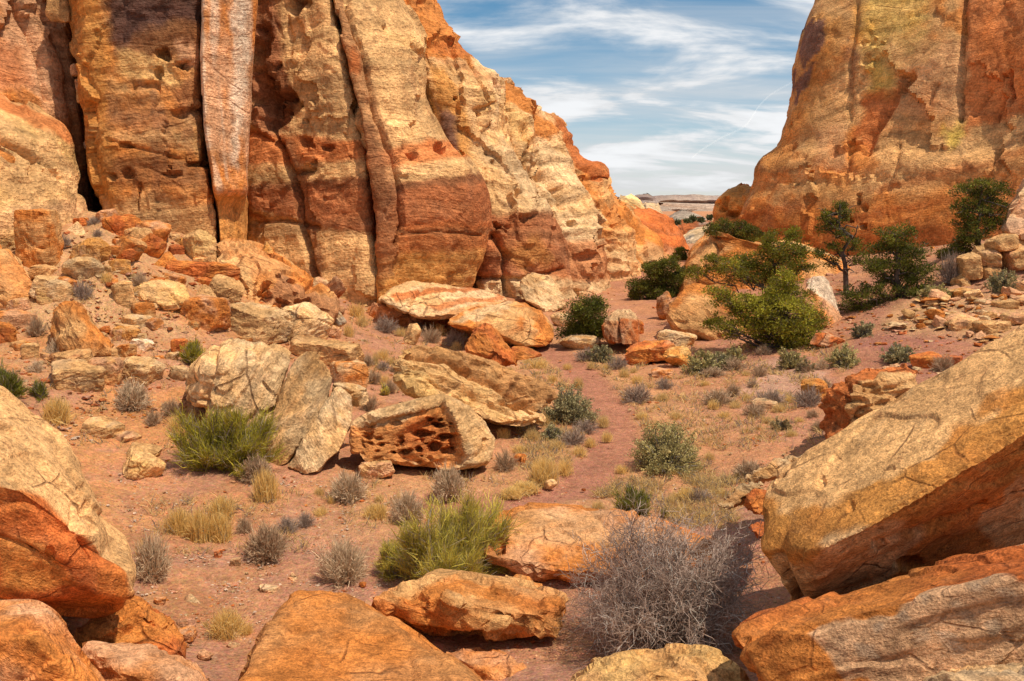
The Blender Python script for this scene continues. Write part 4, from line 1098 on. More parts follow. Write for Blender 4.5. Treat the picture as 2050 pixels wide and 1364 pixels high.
def autorock(label, u0, v0, u1, v1, kind='block', base=TAN, alt=ORG, third=BRN, seed=1, tilt=0, thick=.8, level=4, Y=None, name='boulder', cat='boulder', group=None, sink=.12, dY=0, yaw=None, **kw):
    rs = np.random.RandomState(seed + 1000)
    uc, vc = (u0 + u1) / 2, (v0 + v1) / 2
    if kind == 'block':
        p = np.array([(x, y, z) for x in (-1, 1) for y in (-1, 1) for z in (-1, 1)], float)
        p *= 1 + rs.uniform(-.28, .08, p.shape)
        p = np.r_[p, rs.normal(size=(5, 3)) * .25 + np.array((0, 0, .95))]
        k = 70
    elif kind == 'slab':
        p = np.array([(math.cos(a) * r, math.sin(a) * r, z * s_) for a, r, s_ in zip(np.sort(rs.uniform(0, 6.28, 7)), rs.uniform(.8, 1.1, 7), rs.uniform(.6, 1.1, 7)) for z in (-1, 1)])
        k = 70
    elif kind == 'pyr':
        p = np.r_[[(x, y, -1) for x, y in ((-1, -.8), (1, -.9), (.9, .9), (-.9, .8))], [(rs.uniform(-.25, .25), 0, 1), (rs.uniform(-.5, .1), .2, .85), (.6, -.3, -.2), (-.5, -.7, -.1)]]
        k = 70
    else:
        p = rs.normal(size=(22, 3)); p /= np.linalg.norm(p, axis=1)[:, None]
        k = 48
    ya = rs.uniform(-.6, .6) if yaw is None else yaw
    p = p @ np.array(((math.cos(ya), math.sin(ya), 0), (-math.sin(ya), math.cos(ya), 0), (0, 0, 1)))
    ta = math.radians(tilt)
    p = p * np.array((1, 1, (v1 - v0) / (u1 - u0)))
    p = p @ np.array(((math.cos(ta), 0, math.sin(ta)), (0, 1, 0), (-math.sin(ta), 0, math.cos(ta))))
    lo, hi = p.min(0), p.max(0)
    p = (p - (lo + hi) / 2) / ((hi - lo) / 2)
    if Y is None:
        Y = hit(uc, min(v1, v0 + (v1 - v0) * .96))[1]
    Y += dY
    w = (u1 - u0) / F * Y / 2
    h = (v1 - v0) / F * Y / 2
    T = thick * w
    c = at(uc, vc, Y + T * .7)
    sc = (Y + T * .7) / Y
    q = p * np.array((w * sc, T, h * sc)) * 1.03
    q[:, 2] = np.where(q[:, 2] < 0, q[:, 2] * (1 + sink), q[:, 2])
    kw.setdefault('k', k)
    kw.setdefault('bed', (math.sin(ta) + rs.uniform(-.2, .2), rs.uniform(-.2, .2), 1))
    kw.setdefault('amp', .03)
    kw.setdefault('ledge', .014)
    kw.setdefault('chips', 18)
    return rock(name, label, c + q, level=level, base=base, alt=alt, third=third, seed=seed, cat=cat, group=group, **kw)


autorock('squat ochre block behind a dark shrub, left of the red-crowned boulder', 1596, 757, 1662, 806, 'block', OCH * 1.1, ORG, TAN, 31, level=5)
autorock('rust slab lying on the purple slope above the red-crowned boulder', 1812, 706, 1888, 740, 'slab', RST * 1.05, ORG, RED, 32, tilt=8)
autorock('small rust block right of the rust slab on the purple slope', 1888, 712, 1930, 734, 'block', RED * 1.2, RST, RED, 33)
# ---- middle ground, left of the path
rock('boulder', 'great pale split boulder behind the dark green shrub, its broad left half',
     px(16.8, [(366, 788, .3), (372, 745, .5), (392, 715, .6), (436, 683, .7), (472, 673, .8), (560, 680, .8), (592, 697, .6), (588, 730, .3), (560, 800, -.2), (540, 880, -.5), (455, 885, -.55), (400, 835, -.3), (430, 730, -.1), (520, 730, -.15)], back=1.5), level=6, base=PALE * .93, alt=CREAM, third=TAN, bed=(.9, 0, -.4), k=40, chip=(.88, .97), amp=.03, ledge=.02, seed=41, mat=M_MID, fc=(.95, .99),
     cracks=[([(436, 690), (425, 740), (405, 800)], 6, .16), ([(510, 690), (520, 720), (545, 750)], 5, .05), ([(405, 800), (400, 850)], 8, .15)], pits=[(412, 795, 10, 16, .15)])
rock('boulder', 'upright middle slab of the split boulder, brown-flecked along its seam',
     px(16.2, [(528, 900, -.2), (532, 850, -.1), (560, 775, .2), (590, 718, .5), (614, 698, .7), (648, 706, .7), (670, 748, .5), (662, 795, .2), (612, 880, -.3), (566, 936, -.5), (545, 930, -.4)], back=1.0), level=5, base=PALE * .9, alt=TAN, third=BRN * 1.5, bed=(.8, 0, -.5), amp=.03, ledge=.03, seed=42, chip=(.9, .98), fc=(.95, .99))
rock('boulder', 'smooth leaning right slab of the split boulder, overhanging its shadow',
     px(15.7, [(572, 936, -.2), (612, 872, 0), (655, 800, .3), (682, 772, .5), (703, 782, .5), (707, 840, .3), (692, 888, 0), (636, 944, -.4), (600, 950, -.4)], back=1.0), level=5, base=PALE * .9, alt=CREAM, third=GREY * 1.3, bed=(.75, 0, .6), amp=.02, ledge=.02, seed=43, chip=(.9, .98), fc=(.95, .99))
autorock('small pale wedge on the right shoulder of the split boulder', 664, 766, 738, 812, 'block', CREAM, PALE, TAN, 44, tilt=-15, Y=16.8, level=5)
rock('boulder', 'honeycombed block with a cream frame around a hollowed orange face',
     px(15.8, [(700, 905, -.05), (703, 845, .1), (760, 818, .25), (880, 785, .4), (908, 790, .45), (968, 838, .5), (990, 882, .4), (976, 932, .1), (930, 945, -.2), (860, 947, -.3), (738, 936, -.3), (895, 800, .05), (958, 930, -.25), (705, 850, 0)], back=1.3), level=6, base=CREAM, alt=PALE, third=TAN, bed=(-.25, 0, 1), k=44, chips=5, chip=(.94, .98), amp=.015, ledge=.015, seed=45, mat=M_MID, fc=(.95, .99),
     recess=[([(712, 852), (800, 822), (884, 800), (905, 835), (930, 920), (920, 936), (870, 944), (760, 938), (715, 920)], .14, 5)],
     paints=[([(706, 860), (800, 832), (888, 806), (915, 860), (932, 930), (870, 945), (740, 936), (702, 915)], ORG * 1.02, .8, 7), ([(800, 835), (860, 830), (905, 870), (900, 905), (840, 910), (790, 880)], RST * 1.1, .6, 10)],
     pits=[(733, 872, 11, 9, .22), (858, 838, 9, 5, .25), (878, 851, 14, 6, .28), (846, 867, 16, 8, .30), (888, 873, 11, 4, .25), (866, 894, 11, 10, .34), (838, 900, 6, 6, .25), (808, 905, 12, 6, .28), (784, 906, 6, 4, .2), (896, 903, 11, 5, .25), (968, 884, 6, 8, .08), (905, 885, 5, 10, .15)] +
          [(q[0], q[1], q[2], q[2] * .65, q[3]) for q in np.random.RandomState(15).uniform((715, 835, 2.5, .05), (915, 932, 8, .18), (46, 4))])
rock('rock_slab', 'long tilted yellow slab with a brown crumbly upper layer, dipping right toward the trail',
     px(18.2, [(794, 735, 0), (800, 692, .3), (832, 681, .6), (900, 697, .8), (985, 722, .9), (1090, 770, .9), (1112, 800, .7), (1098, 838, .2), (1072, 858, -.1), (1000, 858, -.3), (900, 815, -.4), (800, 772, -.3)], back=1.6), level=6, base=CREAM, alt=YEL * 1.05, third=TAN * .8, bed=(.34, 0, .94), k=30, chips=8, chip=(.9, .97), amp=.03, ledge=.07, lam=.13, seed=46, mat=M_MID, fc=(.95, .99), cat='rock slab', bandmix=.5,
     paints=[([(795, 680), (840, 670), (1000, 715), (1130, 780), (1120, 815), (1060, 800), (960, 745), (880, 718), (800, 706)], np.array((.40, .19, .07)), .85, 6)], cracks=[([(800, 706), (880, 720), (960, 748), (1040, 795), (1100, 830)], 6, .22), ([(820, 735), (950, 790), (1060, 835)], 4, .10), ([(860, 765), (960, 815)], 3, .08)], pits=[(1040, 800, 22, 6, .25), (930, 735, 20, 6, .2)])
autorock('small tan stone standing upright on the top end of the tilted yellow slab', 806, 646, 844, 694, 'block', TAN * 1.05, CREAM, BRN, 47, tilt=-25, level=4, Y=19.3)
rock('boulder', 'pyramid-shaped red boulder above the tilted yellow slab',
     px(22.5, [(930, 690, .1), (945, 672, .3), (968, 651, .6), (985, 655, .6), (1030, 704, .4), (1042, 735, 0), (985, 738, -.3), (938, 718, -.2), (990, 700, -.4)], back=1.3), level=5, base=RST * 1.12, alt=ORG, third=RED, bed=(.6, 0, .7), amp=.04, ledge=.03, seed=48)
rock('rock_slab', 'thin red slab at the right foot of the pyramid-shaped boulder', px(23, [(1016, 700, 0), (1030, 688, .3), (1060, 694, .4), (1092, 712, .3), (1050, 722, 0), (1030, 724, -.1)], back=.7), level=4, base=RST * 1.15, alt=ORG, third=RED, seed=49, cat='rock slab')
rock('rock_slab', 'great flat slab striped red and cream below the cliff nose',
     px(32.5, [(752, 602, -.5), (775, 578, .4), (806, 561, 1.2), (850, 568, 1.6), (960, 574, 2.2), (1026, 600, 1.6), (985, 616, .4), (900, 640, -.8), (850, 640, -1), (800, 626, -.8)], back=2.5), level=6, base=PALE, alt=CREAM, third=PINK, bed=(-.12, -.35, .93), k=34, amp=.02, ledge=.03, seed=50, wk=.35, cat='rock slab', mat=M_MID,
     paints=[([(780, 592), (860, 578), (960, 573), (960, 580), (870, 590), (790, 604)], RST, .85, 3), ([(850, 612), (960, 592), (1015, 592), (1010, 600), (930, 608), (880, 622)], RST * 1.1, .75, 3), ([(880, 628), (980, 606), (1022, 600), (985, 616), (900, 640)], ORG, .6, 3), ([(750, 605), (800, 560), (845, 565), (800, 585)], CREAM * 1.05, .8, 4)])
rock('boulder', 'broad slab with a cream back and orange flank below the striped slab',
     px(29.8, [(886, 650, -.4), (900, 632, .2), (965, 606, .9), (1030, 599, 1.4), (1080, 622, 1.2), (1112, 660, .8), (1114, 688, .2), (1050, 696, -.5), (1000, 672, -.6), (920, 668, -.6), (1060, 640, -.2)], back=2), level=5, base=ORG, alt=TAN, third=RST, bed=(-.2, -.3, 1), amp=.03, seed=51, paints=[([(890, 645), (1000, 598), (1035, 596), (1010, 620), (930, 642)], PALE, .85, 5), ([(1050, 640), (1075, 630), (1078, 670), (1055, 675)], CREAM, .7, 4)])
autorock('smooth cream boulder nestled under the cream-backed slab', 982, 650, 1066, 694, 'round', CREAM, TAN * 1.1, ORG, 52, level=5)
autorock('low sloping red slab below the left end of the striped slab', 728, 602, 856, 656, 'slab', PINK * .95, ORG, RST, 53, tilt=-18, level=5, dY=.3, thick=.9)
autorock('red ledge of broken rock between the striped and cream-backed slabs', 830, 622, 940, 652, 'slab', ORG * .95, RST, RED, 54, level=5, thick=.6)
rock('boulder', 'pale boulder leaning on the cliff foot left of the dark juniper', px(39, [(1034, 580, 0), (1040, 556, .4), (1066, 543, .8), (1102, 545, .9), (1128, 590, .6), (1134, 622, .1), (1108, 634, -.3), (1080, 612, -.4), (1045, 600, -.2)], back=2), level=5, base=PALE, alt=CREAM, third=OCH, seed=55, bed=(.5, 0, 1), amp=.03)
autorock('pale rock under the leaning boulder at the cliff foot', 1100, 624, 1148, 655, 'round', PALE, CREAM, TAN, 56, level=4)
rock('boulder', 'square red block with a pale cap right of the dark juniper', px(29.2, [(1204, 650, 0), (1212, 634, .3), (1240, 618, .6), (1270, 622, .6), (1282, 645, .4), (1280, 688, 0), (1248, 698, -.4), (1206, 684, -.2), (1240, 640, -.3)], back=1.4), level=5, base=RST * 1.1, alt=PINK * .9, third=CREAM, k=36, bed=(.9, 0, .2), amp=.035, seed=57, cracks=[([(1238, 640), (1240, 695)], 4, .25)], paints=[([(1205, 615), (1285, 615), (1285, 640), (1240, 638), (1212, 645)], PALE * .9, .8, 4)])
autorock('low grey-tan boulder beside the trail, below the dark juniper', 1112, 670, 1204, 702, 'round', PALE * .85, TAN, GREY, 58, level=5)
autorock('red slab sloping to the trail, left of the ochre block', 1240, 682, 1352, 732, 'slab', RST * 1.15, ORG, PINK, 59, tilt=14, level=5)
autorock('pale grooved slab resting on the red slab by the trail', 1306, 656, 1402, 702, 'slab', PALE, CREAM, GREY, 60, tilt=-18, level=5)
autorock('rounded ochre block in front of the pale grooved slab', 1324, 694, 1384, 740, 'round', OCH * 1.15, YEL, ORG, 61, level=5)
rock('boulder', 'big orange boulder with cross-bedded cream side, half hidden by the pinyon', px(31.5, [(1334, 640, 0), (1342, 606, .4), (1376, 572, 1), (1440, 566, 1.3), (1510, 592, 1.3), (1540, 640, .8), (1530, 700, -.2), (1440, 708, -.6), (1350, 680, -.4), (1400, 640, -.6)], back=2.4), level=5, base=ORG, alt=TAN * 1.1, third=RST, bed=(.4, 0, 1), amp=.03, ledge=.02, seed=62, paints=[([(1330, 640), (1375, 585), (1440, 600), (1400, 650), (1350, 670)], TAN * 1.15, .7, 10)])
rock('boulder', 'tall white-topped boulder right of the pinyon trunk', px(30.5, [(1604, 600, .2), (1618, 562, .6), (1644, 553, .7), (1668, 580, .6), (1690, 640, .3), (1692, 690, 0), (1650, 700, -.3), (1606, 690, -.3), (1640, 620, -.4)], back=1.6), level=5, base=ORG, alt=PINK, third=RST, bed=(.7, 0, .6), seed=63, paints=[([(1600, 565), (1650, 545), (1680, 590), (1690, 630), (1655, 600), (1620, 580)], WHT, .85, 4)], pits=[(1640, 670, 20, 14, .3)])
autorock('toppled red slab leaning below the white-topped boulder', 1612, 662, 1690, 700, 'slab', RST * 1.15, PINK, RED, 64, tilt=-25, level=4)
autorock('orange rock at the left foot of the big orange boulder', 1312, 582, 1352, 642, 'round', PINK * .95, ORG, RST, 65, level=4)
autorock('orange rock left of the pinyon foot', 1250, 640, 1290, 668, 'block', RST * 1.1, ORG, RED, 66, Y=33)
# ---- right ledge
rock('rock_ledge', 'pale fractured ledge outcrop on the right slope beneath the dark pinyon', px(31, [(1900, 606, 0), (1915, 575, .4), (1930, 530, .9), (1950, 505, 1.2), (1990, 475, 1.8), (2060, 458, 2), (2200, 445, 2), (2200, 605, 0), (2060, 608, -.5), (1980, 610, -.5)], back=4), level=6, base=CREAM * .95, alt=TAN * 1.1, third=ORG, bed=(-.25, 0, 1), k=50, chips=14, amp=.03, ledge=.03, lam=.2, seed=71, cat='rock ledge', mat=M_MID,
     pits=[(1973, 541, 9, 6, .4), (2038, 550, 8, 4, .3)], cracks=[([(1955, 512), (1943, 565)], 2.5, .4), ([(2030, 490), (2035, 530)], 2, .3)])
for i, (u0, v0, u1, v1, kd, tl, lb) in enumerate([(1918, 508, 1962, 560, 'block', 8, 'upright left block of the pale ledge'), (1952, 498, 2010, 536, 'block', 10, 'upper middle block of the pale ledge'), (1975, 468, 2036, 506, 'block', 12, 'top step of the pale ledge'), (2006, 492, 2070, 540, 'block', 8, 'orange-tinted right block of the pale ledge'),
                                              (1960, 530, 2000, 572, 'block', 5, 'lower middle block of the pale ledge beside a dark hole'), (1992, 560, 2050, 592, 'slab', 4, 'flat slab below the right block of the pale ledge'), (1986, 600, 2040, 622, 'slab', 6, 'long flat slab under the ledge bush'), (2030, 590, 2090, 612, 'slab', 4, 'flat slab at the right edge under the ledge'),
                                              (1905, 548, 1944, 586, 'block', 15, 'lower left block of the pale ledge'), (1880, 632, 1962, 660, 'slab', 4, 'thick flat slab in the middle of the rubble slope'), (1955, 640, 2020, 668, 'slab', 6, 'thick flat slab on the right of the rubble slope'), (2010, 625, 2080, 652, 'slab', 12, 'thick flat slab at the right edge of the rubble slope')]):
    autorock(lb, u0, v0, u1, v1, kd, CREAM * (.9 + .03 * (i % 4)), (TAN * 1.1, PINK)[i % 2], ORG, 700 + i, tilt=tl, level=4, Y=(30.6 if v1 < 590 else None), name='ledge_block', cat='rock block', group='blocks of the pale right ledge', thick=1.0)
rock('boulder', 'smooth pale boulder at the right edge beside the dark pinyon', px(32.5, [(2006, 468, 0), (2014, 420, .5), (2026, 385, .9), (2060, 352, 1.3), (2160, 330, 1.5), (2200, 480, 0), (2060, 490, -.4)], back=3), level=5, base=PALE * .95, alt=PINK, third=GREY, seed=72, amp=.03, k=16)
autorock('orange-ended block at the lower left corner of the pale ledge', 1898, 576, 1950, 596, 'block', CREAM, OCH, ORG, 73, tilt=8)
autorock('tilted slab lying just below the pale ledge', 1925, 578, 1972, 600, 'slab', CREAM, PALE, ORG, 74, tilt=25)

# ---- the talus on the left: (label, u0, v0, u1, v1, kind, base, alt, third, tilt, level)
TAL = [
    ('jagged cream rock at the very foot of the varnished buttress', 200, 370, 266, 430, 'pyr', CREAM, PALE, TAN, 0, 5),
    ('rounded tan boulder perched highest on the talus beside the streaked face', 332, 418, 422, 475, 'round', TAN * 1.1, CREAM, BRN, 12, 5),
    ('red slab on the upper talus left of the tilted orange one', 213, 435, 274, 474, 'slab', RST * 1.1, ORG, RED, 5, 4),
    ('tilted orange slab on the upper talus below the perched tan boulder', 272, 440, 347, 488, 'slab', ORG, PINK, RST, -25, 4),
    ('ochre block with a shaded flank on the upper left talus', 146, 480, 216, 533, 'block', OCH * 1.1, TAN, BRN, -12, 5),
    ('orange slab standing on edge right of the ochre block', 217, 473, 284, 526, 'slab', ORG, TAN, RST, -30, 4),
    ('red-orange boulder in the middle of the upper talus', 276, 470, 333, 516, 'round', ORG * .95, RST, RED, 0, 4),
    ('ochre cone-shaped boulder below the red-orange one', 305, 503, 364, 540, 'pyr', OCH * 1.1, ORG, TAN, 0, 4),
    ('pale yellow cube-shaped boulder beside the great orange outcrop', 365, 462, 431, 530, 'block', YEL * 1.05, CREAM, TAN, 0, 5),
    ('small dark red stone left of the yellow cube boulder', 337, 491, 369, 513, 'block', RED * 1.2, RST, RED, 0, 4),
    ('flat red slab jutting over the talus below the yellow cube boulder', 357, 526, 473, 570, 'slab', RST * 1.05, ORG, RED, -4, 5),
    ('upright tan block left of the yellow rounded boulder', 226, 567, 272, 622, 'block', TAN * 1.1, CREAM, ORG, 6, 4),
    ('smooth yellow rounded boulder in the middle of the talus', 268, 563, 383, 622, 'round', YEL * 1.1, CREAM, OCH, -4, 5),
    ('round orange boulder below the yellow rounded one', 267, 605, 313, 646, 'round', ORG * .95, TAN, RST, 0, 4),
    ('square orange block below the great orange outcrop', 372, 598, 453, 664, 'block', ORG * 1.02, PINK, RST, 4, 5),
    ('tan boulder leaning behind the square orange block', 379, 570, 443, 615, 'pyr', TAN * 1.1, CREAM, BRN, 0, 4),
    ('tan slab-sided boulder at the left foot of the great orange outcrop', 408, 556, 494, 620, 'slab', CREAM * .95, TAN, BRN, -22, 5),
    ('cream boulder with a dark stained front above the split boulder', 450, 614, 583, 690, 'block', CREAM, PALE, TAN, -10, 5),
    ('cream boulder with a sloping top right of the dark-fronted one', 546, 613, 666, 698, 'block', CREAM, PALE, TAN, -18, 5),
    ('long tan slab behind the right shoulder of the split boulder', 592, 676, 724, 733, 'slab', TAN * 1.12, CREAM, BRN, -10, 5),
    ('small tan rock under the long tan slab', 637, 703, 690, 733, 'round', CREAM, PINK, TAN, 0, 4),
    ('orange and white boulder right of the split boulder', 662, 726, 738, 775, 'round', ORG, PALE, TAN, 0, 4),
    ('brown wedge of rock below the big ridged pyramid boulder', 85, 705, 180, 748, 'slab', TAN, BRN * 1.6, ORG, 4, 5),
    ('layered tan boulder on the left flat below the pyramid boulder', 100, 729, 214, 790, 'round', CREAM * .95, TAN, GREY, -6, 5),
    ('reddish block right of the layered tan boulder', 178, 720, 241, 776, 'block', PINK * .8, TAN, RST, -10, 5),
    ('pale finely layered slab right of the reddish block', 237, 717, 323, 770, 'slab', PALE * .95, CREAM, TAN, -16, 5),
    ('tall upright block leaning at the foot of the left bulge', 38, 430, 115, 542, 'block', TAN * 1.05, ORG, CREAM, 0, 5),
    ('orange wedge at the left edge of the talus', -30, 622, 60, 674, 'slab', ORG, PINK, RST, -8, 4),
    ('orange block low at the left edge below the wedge', -40, 645, 32, 692, 'block', ORG * .95, RST, RED, 0, 4),
    ('pale slab in the broken row behind the pyramid boulder', 72, 556, 160, 604, 'slab', PALE, CREAM, TAN, -18, 4),
    ('pale crumbling rock among the shrubs of the upper left talus', 128, 518, 203, 572, 'round', PALE * .9, CREAM, TAN, 0, 4),
    ('thin tan slab beneath the tall upright block', 66, 532, 115, 562, 'slab', TAN * 1.1, CREAM, ORG, -14, 4),
    ('pale greenish slab under the round orange boulder', 243, 630, 302, 661, 'slab', PALE * .85, CREAM, GREY, -4, 4),
    ('flat tan slab just below the pale greenish one', 230, 648, 282, 668, 'slab', CREAM * .9, TAN, GREY, -4, 4),
    ('pale flat slab on bare talus above the layered slab', 264, 676, 309, 704, 'slab', PALE, WHT, TAN, -20, 4),
    ('small pale block left of the split boulder', 340, 734, 378, 762, 'block', PALE, CREAM, TAN, -12, 4),
    ('small pale stone on the talus left of the little green shrub', 330, 706, 357, 724, 'slab', PALE, CREAM, TAN, -15, 4),
    ('dark orange rock behind the little green shrub', 340, 680, 380, 716, 'round', RST * 1.15, ORG, RED, 0, 4),
    ('cream block wedged left of the pyramid boulder', 72, 575, 108, 613, 'block', CREAM * 1.05, YEL, TAN, 0, 4),
    ('small red stone high on the talus by the cliff bulge', 149, 438, 176, 455, 'block', RST * 1.15, ORG, RED, 0, 4),
    ('pale low rock high on the talus left of the red slab', 130, 445, 172, 470, 'pyr', PALE, CREAM, TAN, 0, 4),
    ('pale rock on the right end of the great orange outcrop', 620, 556, 662, 594, 'block', PALE, PINK, TAN, 0, 4),
    ('reddish slab tilted against the right end of the great orange outcrop', 644, 557, 692, 625, 'slab', PINK * .8, RST, BRN, -50, 4),
    ('pale shard at the lower right end of the great orange outcrop', 658, 620, 694, 660, 'slab', PALE * .95, GREY * 1.3, TAN, 40, 4),
    ('brown angular stone under the pyramid boulder', 237, 690, 270, 716, 'block', TAN, ORG, BRN, 0, 4),
    ('tan angular rock at the right foot of the pyramid boulder', 196, 698, 238, 722, 'block', CREAM * .9, TAN, BRN, 0, 4),
    ('small ochre block left of the flat tan slab', 228, 652, 256, 678, 'block', OCH, TAN, BRN, 0, 4),
    ('ochre rock below the ochre block on the upper talus', 212, 520, 262, 548, 'round', OCH * 1.05, TAN, ORG, 0, 4),
    ('orange slab below the flat jutting red slab', 320, 546, 372, 570, 'slab', ORG, PINK, RST, -14, 4),
    ('low tan block at the lower left edge above the dark green shrub', 20, 684, 62, 704, 'block', TAN, ORG, BRN, 0, 4),
]
for i, (lb, u0, v0, u1, v1, kd, b_, a_, t_, tl, lv) in enumerate(TAL):
    gu, gv = (u1 - u0) * .06, (v1 - v0) * .09
    autorock(lb, u0 - gu, v0 - gv, u1 + gu, v1, ('block' if kd == 'round' and i % 2 else kd), b_, a_, t_, seed=300 + i, tilt=tl, level=lv, group='boulders tumbled on the left talus')
rock('boulder', 'big ridged pyramid boulder standing on the left talus', px(19.2, [(97, 692, .1), (98, 622, .4), (122, 598, .6), (152, 596, .6), (168, 606, .6), (205, 655, .5), (238, 702, .3), (228, 716, 0), (166, 726, -.4), (138, 708, -.3), (120, 655, -.1), (155, 640, -.15)], back=1.3), level=5, base=TAN, alt=ORG * .92, third=BRN, seed=379, bed=(.7, 0, .6), group='boulders tumbled on the left talus')
rock('boulder', 'leaning orange slab-like boulder at the left edge of the talus', px(21.8, [(-120, 500, .5), (-10, 482, .8), (20, 500, .7), (55, 545, .5), (74, 590, .3), (70, 622, 0), (20, 640, -.4), (-120, 650, -.5), (10, 560, -.4)], back=2.5), level=5, base=ORG * 1.02, alt=TAN * 1.1, third=RST, seed=380, bed=(.5, 0, 1), group='boulders tumbled on the left talus')
rock('boulder', 'great orange outcrop with a honeycombed right end on the talus',
     px(27, [(416, 565, -.6), (420, 520, -.1), (432, 488, .5), (455, 478, .9), (505, 492, 1.4), (560, 508, 1.8), (602, 540, 2.0), (655, 575, 2.0), (684, 612, 1.6), (692, 645, 1.0), (660, 668, .2), (600, 655, -.5), (530, 645, -.9), (480, 620, -1.0), (560, 560, -.2)], back=2.2), level=6, base=ORG, alt=TAN * 1.1, third=RST, bed=(.5, 0, .8), k=26, amp=.04, ledge=.03, seed=381, mat=M_MID, group='boulders tumbled on the left talus',
     paints=[([(430, 500), (480, 500), (520, 590), (480, 600), (440, 540)], CREAM * .95, .6, 8), ([(520, 600), (570, 545), (690, 610), (690, 665), (540, 640)], np.array((.42, .19, .085)), .85, 7)],
     pits=[(x, y, a, b, .32) for x, y, a, b in [(q[0], q[1], q[2], q[3]) for q in np.random.RandomState(8).uniform((522, 0, 3, 3), (690, 1, 10, 9), (46, 4)) * np.array((1, 0, 1, 1)) + np.c_[np.zeros(46), np.random.RandomState(9).uniform(550, 655, 46), np.zeros((46, 2))]]])
autorock('small ochre rock perched on the great orange outcrop', 522, 480, 549, 506, 'pyr', OCH * 1.1, YEL, TAN, 390, Y=28.3, group='boulders tumbled on the left talus')
rsT = np.random.RandomState(21)
TALUS_POLY = [(0, 700), (0, 560), (110, 470), (180, 440), (260, 440), (340, 480), (420, 500), (430, 560), (470, 600), (560, 650), (690, 660), (700, 690), (560, 690), (440, 690), (330, 740), (230, 790), (60, 740)]
TPAL = [(CREAM, TAN, BRN), (TAN, ORG, BRN), (ORG, PINK, RST), (PALE, CREAM, TAN), (OCH, TAN, ORG), (RST * 1.1, ORG, RED), (PINK, TAN, RST)]
TNM = ['cream', 'tan', 'orange', 'pale', 'ochre', 'rust', 'pink']
talus_extra = []
while len(talus_extra) < 62:
    u, v = rsT.uniform(0, 700), rsT.uniform(430, 790)
    if poly_sd(np.array([u]), np.array([v]), TALUS_POLY)[0] < 0: continue
    w = rsT.choice([24, 32, 42, 56], p=[.35, .33, .22, .10])
    talus_extra.append((u, v, w, w * rsT.uniform(.5, .85), rsT.randint(0, 7), rsT.choice(['block', 'slab', 'block', 'pyr']), rsT.uniform(-22, 18)))
# chockstones jammed in the left chimney
for i, (lb, u0, v0, u1, v1, c_) in enumerate([('large brown chockstone jammed at the top of the left chimney', 100, -20, 148, 42, TAN * .9), ('small tan chockstone in the middle of the left chimney', 141, 128, 160, 150, PINK * .8), ('small tan chockstone just below the middle one in the chimney', 150, 158, 166, 180, PINK * .8), ('tan chockstone low in the left chimney', 152, 180, 168, 204, TAN), ('smallest pale chockstone near the chimney foot', 168, 284, 180, 300, PINK)]):
    autorock(lb, u0, v0, u1, v1, 'block', c_, c_ * .8, BRN, 395 + i, Y=31.2, cat='chockstone', name='chockstone', group='chockstones in the left chimney')
# slabs on the flat
autorock('thin flagstone ledge on the left sandy flat', 166, 838, 252, 876, 'slab', TAN, CREAM, GREY, 401, tilt=-14, level=4, name='rock_slab', cat='rock slab')
autorock('thin flagstone just right of the flagstone ledge', 222, 862, 286, 888, 'slab', TAN, PINK, GREY, 402, tilt=-18, level=4, name='rock_slab', cat='rock slab')
autorock('large flat cream slab half sunk in the left sandy flat', 236, 902, 338, 962, 'slab', CREAM, YEL * 1.1, TAN, 403, tilt=-24, level=5, name='rock_slab', cat='rock slab', k=40)
autorock('narrow cream slab behind the large flat one', 240, 890, 322, 922, 'slab', TAN * 1.05, CREAM, BRN, 404, tilt=-18, level=4, name='rock_slab', cat='rock slab')
autorock('log-shaped pale rock in front of the honeycombed block', 716, 918, 797, 960, 'slab', CREAM, PINK, ORG, 405, tilt=12, level=5)
autorock('rounded pale stone at the edge of the trail beside tall dry grass', 1089, 958, 1117, 980, 'round', CREAM, PALE, TAN, 406)
autorock('small red block right of the dark shrub by the honeycombed block', 1028, 908, 1056, 930, 'block', RST, ORG, RED, 407)
autorock('flat pale stone in the near wash', 358, 1186, 412, 1213, 'pyr', PALE * .85, PINK * .9, GREY, 408, level=5, mat=M_NEAR)
autorock('reddish slab stone near the gold grass at the lower left', 346, 1258, 396, 1286, 'slab', PINK * .85, ORG, RST, 409, tilt=10, level=5, mat=M_NEAR)
autorock('flat orange chip lying in the near wash', 306, 1194, 334, 1210, 'slab', ORG, PINK, RST, 410, tilt=-12, mat=M_NEAR)
autorock('pale pink stone at the foot of the gold grass', 456, 1262, 494, 1284, 'pyr', PINK, PALE, TAN, 411, mat=M_NEAR)
autorock('small pale stone between the gold grass and the orange slab', 452, 1282, 482, 1300, 'round', PALE * .9, PINK, TAN, 412, mat=M_NEAR)
autorock('pink stone at the bottom of the near wash', 392, 1302, 430, 1324, 'round', PINK * .85, PINK, RST, 413, mat=M_NEAR)
autorock('pink-grey stone left of the gold grass', 350, 1236, 394, 1262, 'round', PINK * .75, PSAND, RST, 414, mat=M_NEAR)
autorock('pale stone beside the round grey shrub in the near wash', 460, 1115, 484, 1136, 'block', PALE * .9, PINK, TAN, 415, mat=M_NEAR)
autorock('stacked reddish pebble below the gold grass clump', 428, 1098, 446, 1120, 'block', PINK * .8, RST, RED, 416, mat=M_NEAR)
autorock('pale stone in the middle of the near wash', 572, 1144, 598, 1164, 'pyr', PALE * .9, PINK, TAN, 417, mat=M_NEAR)
autorock('low pale stone left of the mid-wash stone', 515, 1172, 560, 1190, 'slab', PALE * .85, PINK, GREY, 418, mat=M_NEAR)
autorock('orange pebble above the flat-topped boulder', 718, 1164, 735, 1178, 'round', ORG, RST, RST, 419, mat=M_NEAR)
